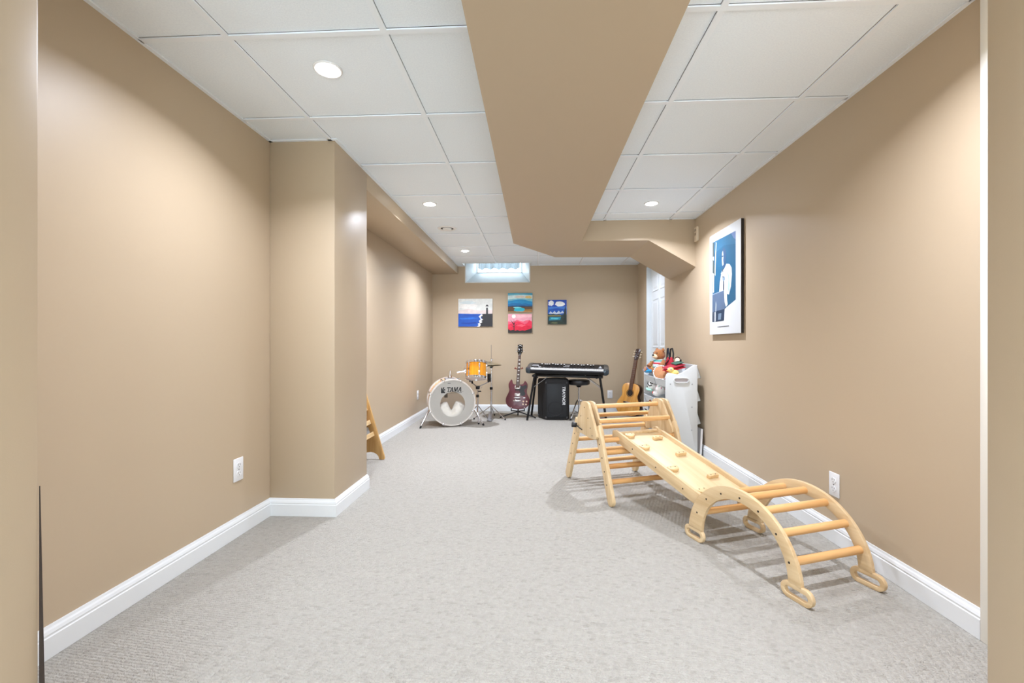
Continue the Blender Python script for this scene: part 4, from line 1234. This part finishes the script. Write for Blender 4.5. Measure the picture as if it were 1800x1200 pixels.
def text(body_, size, M, name, m, parent, shear=0.0, bold=0.0):
    cu = bpy.data.curves.new('lettering', 'FONT')
    cu.body = body_
    cu.size = size
    cu.shear = shear
    cu.offset = bold
    cu.extrude = 0.0006
    cu.align_x = 'CENTER'
    cu.align_y = 'CENTER'
    ob = bpy.data.objects.new('lettering', cu)
    COL.objects.link(ob)
    dg = bpy.context.evaluated_depsgraph_get()
    me = bpy.data.meshes.new_from_object(ob.evaluated_get(dg))
    bpy.data.objects.remove(ob)
    me.transform(M)
    me.materials.clear()
    me.materials.append(m)
    o = bpy.data.objects.new(name, me)
    COL.objects.link(o)
    o.parent = parent
    return o
LET = mat('white_lettering', (226, 228, 230), rough=0.4)
# reads downwards along the right edge of the grille
text('TRAYNOR', 0.052, tr(0.093, -0.0068, 0.325) @ rotm('Y', 90) @ rotm('X', 90), 'logo_lettering', LET, am, shear=0.25, bold=0.0012)

# ------------------------------------------------------------------ drum stool
so = thing('drum_stool', 'round black drum stool with chrome tripod beside the amplifier', 'stool', (0.585, 6.0, 0))
MB().lathe([(1e-6, 0.452), (0.125, 0.452), (0.143, 0.460), (0.148, 0.475), (0.147, 0.500), (0.138, 0.516), (0.115, 0.522), (1e-6, 0.524)], 40).build('seat', mat('black_vinyl', (26, 25, 27), rough=0.4), so)
MB().cyl((0, 0, 0.42), (0, 0, 0.455), 0.024, 0.05).build('seat_bracket', BLACKM, so)
MB().cyl((0, 0, 0.05), (0, 0, 0.44), 0.011).build('post', CHROME, so)
MB().cyl((0, 0, 0.225), (0, 0, 0.255), 0.019).build('collar', CHROME, so, bevel=0.003)
for a in (233, 353, 113):
    c_, s_ = cos(R(a)), sin(R(a))
    lg = MB().tube([(0.018 * c_, 0.018 * s_, 0.245), (0.05 * c_, 0.05 * s_, 0.235), (0.205 * c_, 0.205 * s_, 0.012)], 0.0075, 8).build('leg', CHROME, so)
    MB().tube([(0.012 * c_, 0.012 * s_, 0.08), (0.155 * c_, 0.155 * s_, 0.085)], 0.005, 6).build('strut', STEEL, lg)
    MB().cyl((0.200 * c_, 0.200 * s_, 0.024), (0.21 * c_, 0.21 * s_, 0.0005), 0.014, 0.012).build('rubber_tip', RUBBER, lg)

# ------------------------------------------------------------------ acoustic guitar in the corner (local xz plane, front faces -y)
ag = thing('acoustic_guitar', 'honey coloured acoustic guitar leaning in the corner by the door', 'guitar', (1.262, 6.24, 0.008), (R(-9.5), R(6.0), R(-38)))
SPR = wood('spruce_top', (226, 168, 88), (208, 142, 62), axis=2, rough=0.25, s=1.4)
RSW = mat('dark_rosewood_side', (64, 36, 26), rough=0.25)
half = [(0.0, 0.0), (0.07, 0.003), (0.125, 0.025), (0.158, 0.07), (0.166, 0.125), (0.154, 0.18), (0.128, 0.225), (0.109, 0.265), (0.106, 0.295), (0.116, 0.335), (0.122, 0.375), (0.114, 0.415), (0.088, 0.443), (0.045, 0.455), (0.0, 0.456)]
half = [(x_ * 1.08, z_) for x_, z_ in half]
outl = half + [(-x_, z_) for x_, z_ in half[-2:0:-1]]
MB().prism(outl, -0.001, 0.095).build('body', RSW, ag, bevel=0.004)
MB().prism([(x_ * 0.985, 0.003 + z_ * 0.985) for x_, z_ in outl], -0.0035, 0.001).build('soundboard', SPR, ag, bevel=0.001)
hzc = 0.315
MB().lathe([(1e-6, 0.0039), (0.044, 0.0039)], 32, tr(0, 0, hzc) @ rotm('X', 90)).build('sound_hole', mat('hole_dark', (34, 24, 18), rough=0.9), ag)
MB().lathe([(0.049, 0.0036), (0.0495, 0.0042), (0.055, 0.0042), (0.0555, 0.0036)], 36, tr(0, 0, hzc) @ rotm('X', 90)).build('rosette', INK, ag)
MB().prism(smoothpoly([(-0.075, 0.165), (0.075, 0.165), (0.080, 0.182), (0.055, 0.190), (-0.055, 0.190), (-0.080, 0.182)], 1), -0.011, -0.003).build('bridge', mat('ebony', (44, 26, 22), rough=0.4), ag, bevel=0.002)
MB().box(-0.038, 0.038, -0.014, -0.010, 0.182, 0.185).build('saddle', PLATEW, ag)
ROSE = mat('rosewood_board', (104, 68, 46), rough=0.5)
MB().prism([(-0.027, 0.355), (0.027, 0.355), (0.0215, 0.775), (-0.0215, 0.775)], -0.014, -0.0035).build('fingerboard', ROSE, ag, bevel=0.001)
MB().prism([(-0.026, 0.44), (0.026, 0.44), (0.0205, 0.79), (-0.0205, 0.79)], -0.004, 0.018).build('neck', mat('mahogany_neck', (120, 72, 44), rough=0.4), ag, bevel=0.004)
fr_ = MB()
for k in range(18):
    z_ = 0.775 - 0.40 * (1 - 0.9438877 ** k) / (1 - 0.9438877 ** 17)
    w_ = 0.0212 + 0.005 * (0.775 - z_) / 0.42
    fr_.box(-w_, w_, -0.0152, -0.0138, z_ - 0.0008, z_ + 0.0008)
fr_.build('frets', STEEL, ag, smooth=False)
Mh = tr(0, 0, 0.778) @ rotm('X', -12)
MB().prism([(-0.022, 0.0), (0.022, 0.0), (0.030, 0.035), (0.036, 0.155), (0.018, 0.168), (0.0, 0.172), (-0.018, 0.168), (-0.036, 0.155), (-0.030, 0.035)], -0.010, 0.006, 'xz', Mh).build('headstock', mat('dark_headstock', (58, 38, 30), rough=0.3), ag, bevel=0.002)
for sx in (-1, 1):
    for zz in (0.05, 0.088, 0.126):
        tu = MB().cyl(Mh @ Vector((sx * 0.020, -0.010, zz)), Mh @ Vector((sx * 0.020, -0.019, zz)), 0.0065, n=10).build('tuner', CHROME, ag)
        b2 = MB().cyl(Mh @ Vector((sx * 0.03, 0.0, zz)), Mh @ Vector((sx * 0.050, 0.0, zz)), 0.003, n=6)
        b2.ball(Mh @ Vector((sx * 0.054, 0.0, zz)), (0.009, 0.006, 0.009), 10, 6)
        b2.build('tuner_button', mat('pearl_button', (228, 214, 190), rough=0.25), tu)
st_ = MB()
for k in range(6):
    u = (k - 2.5)
    st_.cyl((u * 0.0105, -0.0135, 0.183), (u * 0.0072, -0.0165, 0.778), 0.0006, n=5)
st_.build('strings', STEEL, ag)

# ------------------------------------------------------------------ toy organiser
OX, OY = 1.150, 3.985
OW, OL = 0.275, 0.79
og = thing('toy_organizer', 'white toy organizer rack with handle cut-out beside the right wall', 'shelf', (OX, OY, 0))
ORG = mat('organiser_white', (212, 216, 217), rough=0.35)
GREYS = mat('grey_screw_cap', (168, 172, 178), rough=0.4)
side = [(0.0, 0.0), (0.02, 0.0), (0.02, 0.03), (OW - 0.02, 0.03), (OW - 0.02, 0.0), (OW, 0.0), (OW, 0.785), (OW - 0.008, 0.806), (OW - 0.026, 0.812), (0.125, 0.728), (0.105, 0.724), (0.03, 0.738), (0.008, 0.728), (0.0, 0.705)]
for yy in (0.0, OL - 0.016):
    sp = MB().prism(side, yy, yy + 0.016).build('side_panel', ORG, og, bevel=0.002)
    if yy == 0.0:
        for cx_, cz_ in ((0.040, 0.640), (0.228, 0.640), (0.036, 0.438), (0.226, 0.438), (0.224, 0.236), (0.036, 0.236), (0.224, 0.06)):
            MB().cyl((cx_, 0.001, cz_), (cx_, -0.0012, cz_), 0.006, n=12).build('screw_cap', GREYS, sp)
        hx_, hz_ = 0.135, 0.673
        MB().ring(stadium(hx_, hz_, 0.043, 0.026), stadium(hx_, hz_, 0.043, 0.015), -0.005, 0.001).build('handle_rim', ORG, sp, bevel=0.002)
        MB().prism(stadium(hx_, hz_, 0.043, 0.0155), -0.0008, 0.0005).build('handle_recess', mat('recess_grey', (186, 180, 184), rough=0.7), sp)
for cx_, cz_ in ((0.040, 0.640), (0.228, 0.640), (0.036, 0.438), (0.226, 0.438), (0.036, 0.236), (0.224, 0.236), (0.224, 0.06)):
    MB().cyl((cx_, 0.014, cz_), (cx_, OL - 0.014, cz_), 0.007, n=10).build('support_rod', ORG, og)
BINW = mat('white_bin_plastic', (214, 219, 221), rough=0.35)
def bin_(label, tier, y0, y1):
    z = (0.592, 0.390, 0.188)[tier]
    t_ = thing('storage_bin', label, 'bin', (OX + 0.020, OY, z + 0.012), (0, R(-17), 0), group='white storage bins in the toy organizer')
    m_ = MB()
    L_, h_, w_ = 0.305, 0.115, 0.0025
    m_.box(0, L_, y0, y1, 0, w_)
    m_.box(0, w_, y0, y1, 0, h_ * 0.62).box(L_ - w_, L_, y0, y1, 0, h_)
    for yy in (y0, y1 - w_):
        m_.prism([(0, 0), (L_, 0), (L_, h_), (0.05, h_ * 0.62), (0, h_ * 0.62)], yy, yy + w_)
    m_.build('tub', BINW, t_)
    rm = MB().tube([(0, y0, h_ * 0.62), (0.05, y0, h_ * 0.62), (L_, y0, h_), (L_, y1, h_), (0.05, y1, h_ * 0.62), (0, y1, h_ * 0.62)], 0.0045, 6, closed=True)
    rm.build('rim', BINW, t_)
    return t_
TN, PN = ('top', 'middle', 'lowest'), ('nearer the camera', 'nearer the guitar')
for ti in range(3):
    for pi_, (y0, y1) in enumerate(((0.024, 0.388), (0.402, 0.766))):
        bin_('white plastic bin on the %s tier of the toy organizer, %s' % (TN[ti], PN[pi_]), ti, y0, y1)
bb = thing('foam_board', 'white board standing behind the toy organizer against the wall', 'board', (1.455, 4.0, 0.0), (0, R(3), 0))
MB().box(-0.006, 0.006, 0.0, 0.45, 0.001, 0.245).build('sheet', mat('grey_board', (206, 204, 206), rough=0.7), bb)
MB().box(-0.008, 0.008, -0.004, 0.0, 0.001, 0.245).build('edge_strip', PLATEW, bb)

# ------------------------------------------------------------------ toys
FUR = mat('brown_plush', (160, 102, 56), rough=1.0, sheen=0.4, noise=0.2, nscale=60, bump=0.9, bscale=120)
FURL = mat('cream_plush', (232, 206, 172), rough=1.0, sheen=0.3, bump=0.8, bscale=140)
# bear: one continuous body, clothes and face as parts
be = thing('teddy_bear', 'brown teddy bear in a striped shirt on top of the toy organizer', 'soft toy', (1.262, 4.60, 0.70), (0, 0, R(205)))
m_ = MB()
m_.ball((0, 0, 0.185), (0.062, 0.058, 0.058), 20, 14)
for sx in (-1, 1):
    m_.ball((-0.010, sx * 0.045, 0.232), (0.014, 0.020, 0.020), 12, 8)
m_.ball((-0.01, 0, 0.075), (0.062, 0.065, 0.080), 18, 12)
for sx in (-1, 1):
    m_.tube([(-0.01, sx * 0.05, 0.115), (0.03, sx * 0.085, 0.09), (0.07, sx * 0.08, 0.065)], [0.026, 0.024, 0.022], 10)
    m_.tube([(0.02, sx * 0.04, 0.03), (0.08, sx * 0.06, 0.025), (0.125, sx * 0.07, 0.04)], [0.03, 0.027, 0.026], 10)
m_.build('body', FUR, be)
hd = MB().ball((0.048, 0, 0.170), (0.030, 0.032, 0.026), 16, 10).build('muzzle', FURL, be)
MB().ball((0.077, 0, 0.182), (0.010, 0.013, 0.009), 10, 8).build('nose', BLACK, be)
for sx in (-1, 1):
    MB().ball((0.050, sx * 0.027, 0.203), 0.006, 8, 6).build('eye', BLACK, be)
sh = MB()
sh.lathe([(0.060, 0.02), (0.069, 0.05), (0.070, 0.085), (0.060, 0.125), (0.040, 0.142)], 20, tr(-0.01, 0, 0))
so_ = sh.build('shirt', mat('white_shirt', (214, 222, 226), rough=0.9), be)
for z_, r_, c in ((0.058, 0.0712, (56, 150, 150)), (0.100, 0.0685, (196, 40, 56)), (0.125, 0.0625, (86, 168, 164))):
    MB().lathe([(r_ + 0.0005, z_ - 0.008), (r_ + 0.0012, z_), (r_ - 0.002, z_ + 0.008)], 20, tr(-0.01, 0, 0)).build('stripe', mat('stripe_%d' % c[0], c, rough=0.9), so_)

# black-handled bag behind the bear
bg = thing('toy_bag', 'red toy bag with two black loop handles behind the bear', 'bag', (1.345, 4.52, 0.745))
m_ = MB()
secs = []
for z_, kx, ky in ((0.0, .030, .060), (0.02, .040, .072), (0.07, .038, .070), (0.11, .022, .064), (0.118, .012, .060)):
    secs.append([(kx * cos(2 * pi * i / 20), ky * sin(2 * pi * i / 20), z_) for i in range(20)])
m_.loft(secs)
m_.build('pouch', mat('red_fabric', (178, 34, 52), rough=0.85), bg)
for sx, c in ((-1, (26, 30, 44)), (1, (22, 20, 22))):
    MB().tube([(sx * 0.016, -0.048, 0.10), (sx * 0.022, -0.040, 0.155), (sx * 0.020, -0.010, 0.205), (sx * 0.016, 0.028, 0.20), (sx * 0.016, 0.046, 0.10)], 0.008, 8).build('handle', mat('strap_%d' % c[0], c, rough=0.8), bg)
MB().tube([(-0.03, -0.055, 0.09), (-0.043, -0.03, 0.06), (-0.043, 0.03, 0.06)], 0.005, 6).build('trim_cord', mat('strap_22', (22, 20, 22), rough=0.8), bg)

# chain of coloured blocks
cb = thing('block_snake', 'string of coloured wooden blocks in the top toy bin', 'toy', (1.190, 4.66, 0.732))
cols = [(206, 60, 60), (236, 190, 70), (214, 50, 44), (66, 74, 150), (230, 196, 110), (200, 44, 62), (98, 150, 84), (238, 226, 200)]
for k, c in enumerate(cols):
    row, cc = divmod(k, 3)
    Mk = tr(0.012 * row + 0.014 * cc, 0.02 - 0.042 * cc + 0.012 * row, 0.012 + 0.030 * row - 0.004 * cc) @ rotm('Z', 20 * k) @ rotm('X', 25 * (k % 3))
    MB().box(-0.015, 0.015, -0.015, 0.015, -0.015, 0.015, Mk).build('block', mat('block_%d_%d' % (c[0], c[1]), c, rough=0.5), cb, bevel=0.003)
MB().tube([(0.0, 0.03, 0.01), (0.02, -0.03, 0.02), (0.03, -0.05, 0.05), (0.03, 0.03, 0.07)], 0.003, 6).build('cord', mat('yellow_cord', (236, 200, 80), rough=0.8), cb)

# tambourine with bead rim, leaning in the bin
tb = thing('hand_drum', 'round tan hand drum with a white beaded rim in the top toy bin', 'toy drum', (1.186, 4.27, 0.722), (0, 0, R(-34)))
Mt_ = rotm('X', 78)
MB().lathe([(1e-6, 0.010), (0.060, 0.010), (0.066, 0.006), (0.066, -0.030), (0.060, -0.032)], 32, Mt_).build('skin_and_frame', mat('drum_skin', (190, 134, 92), rough=0.7, noise=0.12, nscale=30), tb)
for k in range(26):
    a = 2 * pi * k / 26
    MB().ball(Mt_ @ Vector((0.0665 * cos(a), 0.0665 * sin(a), 0.008)), (0.0072, 0.0072, 0.0072), 8, 6).build('bead', PLATEW, tb)
MB().box(-0.02, 0.02, 0.0102, 0.0108, -0.035, -0.012, Mt_ @ tr(0.03, -0.03, 0.0) @ rotm('X', -90)).build('painted_mark', mat('paint_red_mark', (206, 66, 60), rough=0.6), tb)

# blue plastic toy
bl = thing('blue_toy_boat', 'bright blue plastic toy lying on the front edge of the top bin', 'toy', (1.150, 4.62, 0.700), (0, 0, R(96)))
m_ = MB()
secs = []
for k in range(11):
    u = -1 + 2 * k / 10
    w_ = 0.028 * math.sqrt(max(0.02, 1 - u * u)) + 0.003
    secs.append([(u * 0.105, w_ * cos(2 * pi * i / 14), 0.016 + 0.016 * u * u + w_ * 0.62 * sin(2 * pi * i / 14)) for i in range(14)])
m_.loft(secs)
m_.build('hull', mat('blue_plastic', (34, 156, 214), rough=0.25), bl)
MB().tube([(-0.05, 0, 0.03), (-0.02, 0.018, 0.052), (0.03, 0.016, 0.052), (0.06, 0, 0.04)], 0.007, 8).build('grip', mat('blue_plastic_deep', (22, 110, 180), rough=0.25), bl)

# red fabric book, yellow ring, rag doll
rb = thing('red_cushion_book', 'red padded fabric book lying across the top bin', 'toy', (1.285, 4.19, 0.762), (R(8), R(-14), R(14)))
for k, c in enumerate(((196, 26, 48), (152, 20, 40))):
    secs = []
    for q in range(7):
        u = -1 + q / 3
        h_ = 0.013 * (1 - 0.45 * u * u)
        secs.append([(u * 0.092, -0.055, k * 0.022), (u * 0.092, 0.055, k * 0.022), (u * 0.088, 0.055, k * 0.022 + h_), (u * 0.088, 0.0, k * 0.022 + h_ * 1.5), (u * 0.088, -0.055, k * 0.022 + h_)])
    MB().loft(secs).build('padded_page', mat('red_page_%d' % k, c, rough=0.8), rb, bevel=0.003)
MB().box(0.0, 0.085, -0.035, 0.05, 0.046, 0.050).build('green_patch', mat('green_felt', (52, 84, 70), rough=0.9), rb)
yr = thing('yellow_duck', 'yellow plush duck with a dark eye in the near top bin', 'soft toy', (1.255, 4.10, 0.700), (0, 0, R(200)))
YP = mat('yellow_plush', (240, 206, 112), rough=0.95, sheen=0.3, bump=0.5, bscale=150)
MB().ball((0, 0, 0.028), (0.050, 0.036, 0.032)).ball((0.032, 0, 0.058), (0.028, 0.026, 0.026)).build('body', YP, yr)
MB().ball((0.062, 0, 0.052), (0.016, 0.014, 0.006), 12, 8).build('bill', mat('orange_felt', (232, 140, 60), rough=0.9), yr)
for sx in (-1, 1):
    e_ = MB().ball((0.044, sx * 0.020, 0.066), (0.008, 0.007, 0.009), 10, 8).build('eye_patch', PLATEW, yr)
    MB().ball((0.049, sx * 0.0245, 0.067), (0.004, 0.0035, 0.0045), 8, 6).build('pupil', BLACK, e_)
rd = thing('rag_doll', 'pale rag doll with dark boots lying on the top bin', 'soft toy', (1.372, 4.36, 0.800), (0, R(-8), R(75)))
SKN = mat('doll_cotton', (228, 196, 172), rough=0.9)
MB().tube([(-0.06, 0, 0.02), (0.0, 0, 0.024), (0.05, 0.004, 0.022)], [0.020, 0.026, 0.020], 12).ball((0.082, 0.0, 0.026), (0.026, 0.024, 0.024)).tube([(-0.055, -0.012, 0.02), (-0.10, -0.02, 0.03), (-0.135, -0.018, 0.052)], [0.011, 0.010, 0.009], 8).tube([(-0.055, 0.012, 0.02), (-0.105, 0.018, 0.022), (-0.14, 0.02, 0.03)], [0.011, 0.010, 0.009], 8).build('body', SKN, rd)
MB().ball((0.094, 0, 0.036), (0.024, 0.026, 0.022), 12, 8).build('hair', mat('dark_yarn', (58, 36, 30), rough=1.0), rd)
MB().ball((-0.142, -0.018, 0.058), (0.012, 0.010, 0.016), 10, 8).build('boot', BLACK, rd)
MB().ball((-0.148, 0.02, 0.034), (0.014, 0.010, 0.012), 10, 8).build('boot', BLACK, rd)

# middle tier toys
sn = thing('plush_snowman', 'white plush toy with black stitched marks in the middle bin', 'soft toy', (1.200, 4.575, 0.512), (0, 0, R(205)))
WP = mat('white_plush', (238, 238, 236), rough=1.0, sheen=0.3, bump=0.5, bscale=130)
MB().ball((0, 0, 0.055), (0.058, 0.066, 0.058), 20, 14).ball((-0.01, 0.075, 0.03), (0.045, 0.05, 0.035)).build('body', WP, sn)
MB().tube([(0.050, 0.030, 0.070), (0.060, 0.010, 0.062), (0.058, -0.014, 0.074), (0.052, -0.026, 0.088)], 0.0055, 6).build('stitched_smile', BLACK, sn)
for (yy, zz) in ((0.034, 0.088), (0.010, 0.092), (-0.030, 0.052)):
    MB().ball((0.049, yy, zz), (0.006, 0.010, 0.007), 10, 6).build('stitched_spot', BLACK, sn)
MB().tube([(0.045, -0.05, 0.03), (0.066, -0.01, 0.022), (0.055, 0.04, 0.02)], 0.011, 8).build('mint_scarf', mat('mint_felt', (166, 214, 198), rough=0.9), sn)
bp_ = thing('speckled_ball', 'white and pink speckled soft ball in the middle bin', 'ball', (1.205, 4.305, 0.512))
MB().ball((0, 0, 0.055), (0.055, 0.060, 0.055), 20, 14).build('ball_cover', WP, bp_)
for k in range(16):
    a, b_ = random.uniform(0, 2 * pi), random.uniform(-0.7, 1.1)
    d = Vector((cos(a) * cos(b_), sin(a) * cos(b_), sin(b_)))
    MB().ball((d.x * 0.0535, d.y * 0.0585, 0.055 + d.z * 0.0535), 0.007, 8, 6).build('spot', mat(*((('pink_felt', (222, 140, 160)) if k % 2 else ('mint_felt', (166, 214, 198)))), rough=0.9), bp_)
wb_ = thing('white_bunny', 'white plush bunny lying below the snowman with a pink heart', 'soft toy', (1.185, 4.43, 0.485), (0, 0, R(180)))
MB().tube([(0, -0.08, 0.022), (0, 0, 0.028), (0, 0.08, 0.022)], [0.018, 0.030, 0.020], 12).ball((0.004, 0.100, 0.036), 0.030).tube([(0, 0.115, 0.05), (-0.01, 0.15, 0.07), (-0.012, 0.18, 0.07)], [0.009, 0.011, 0.006], 8).build('body', WP, wb_)
MB().ball((0.026, -0.01, 0.032), (0.008, 0.014, 0.012), 10, 8).build('heart_patch', mat('coral_felt', (222, 104, 92), rough=0.9), wb_)
# lowest tier toys
bm_ = thing('plush_monkey', 'brown plush monkey in the lowest bin seen behind the rungs', 'soft toy', (1.195, 4.55, 0.305), (0, 0, R(205)))
BRM = mat('dark_brown_plush', (132, 84, 50), rough=1.0, bump=0.7, bscale=120)
MB().ball((0, 0, 0.10), (0.048, 0.050, 0.046), 18, 12).ball((-0.005, 0, 0.040), (0.046, 0.050, 0.050)).ball((0, 0.052, 0.105), 0.018, 10, 8).ball((0, -0.052, 0.105), 0.018, 10, 8).build('body', BRM, bm_)
MB().ball((0.028, 0, 0.092), (0.028, 0.034, 0.026)).build('face', FURL, bm_)
for sx in (-1, 1):
    MB().ball((0.050, sx * 0.014, 0.104), 0.005, 8, 6).build('eye', BLACK, bm_)
fb_ = thing('picture_card', 'white printed toy card sticking out of the lowest bin', 'card', (1.165, 4.70, 0.285), (R(20), R(-30), R(15)))
MB().box(-0.003, 0.003, -0.055, 0.055, 0.0, 0.11).build('card', PLATEW, fb_, bevel=0.001)
MB().box(-0.0036, -0.003, -0.035, 0.020, 0.030, 0.050).build('printed_bar', INK, fb_)

# ------------------------------------------------------------------ window valance
va = thing('window_valance', 'short white gathered valance across the basement window', 'curtain', (0, iy - 0.055, 0))
m_ = MB()
nx = 72
top, rows = 2.30, 8
secs = []
for j in range(rows + 1):
    f_ = j / rows
    rw_ = []
    for i in range(nx + 1):
        u = i / nx
        x_ = ix0 + 0.03 + (ix1 - ix0 - 0.06) * u
        ph_ = u * 5.0 * 2 * pi
        drop = 2.160 - 0.026 * (0.5 + 0.5 * cos(ph_ + pi)) ** 1.5
        rw_.append((x_, 0.020 * sin(ph_) * (0.4 + f_) + 0.006 * sin(ph_ * 3.1), top + (drop - top) * f_))
    secs.append(rw_)
m_.loft(secs, cap=False, closed=False)
CUR = bpy.data.materials.new('sheer_white_cloth')
CUR.use_nodes = True
cn = CUR.node_tree
pb = cn.nodes['Principled BSDF']
pb.inputs['Base Color'].default_value = (0.62, 0.68, 0.72, 1)
pb.inputs['Roughness'].default_value = 0.9
tl_ = cn.nodes.new('ShaderNodeBsdfTranslucent')
tl_.inputs[0].default_value = (0.30, 0.36, 0.40, 1)
mx = cn.nodes.new('ShaderNodeMixShader')
mx.inputs[0].default_value = 0.2
cn.links.new(pb.outputs[0], mx.inputs[1])
cn.links.new(tl_.outputs[0], mx.inputs[2])
cn.links.new(mx.outputs[0], cn.nodes['Material Output'].inputs[0])
m_.build('gathered_cloth', CUR, va)
MB().cyl((ix0 + 0.01, 0, 2.302), (ix1 - 0.01, 0, 2.302), 0.006).build('curtain_rod', PLATEW, va)
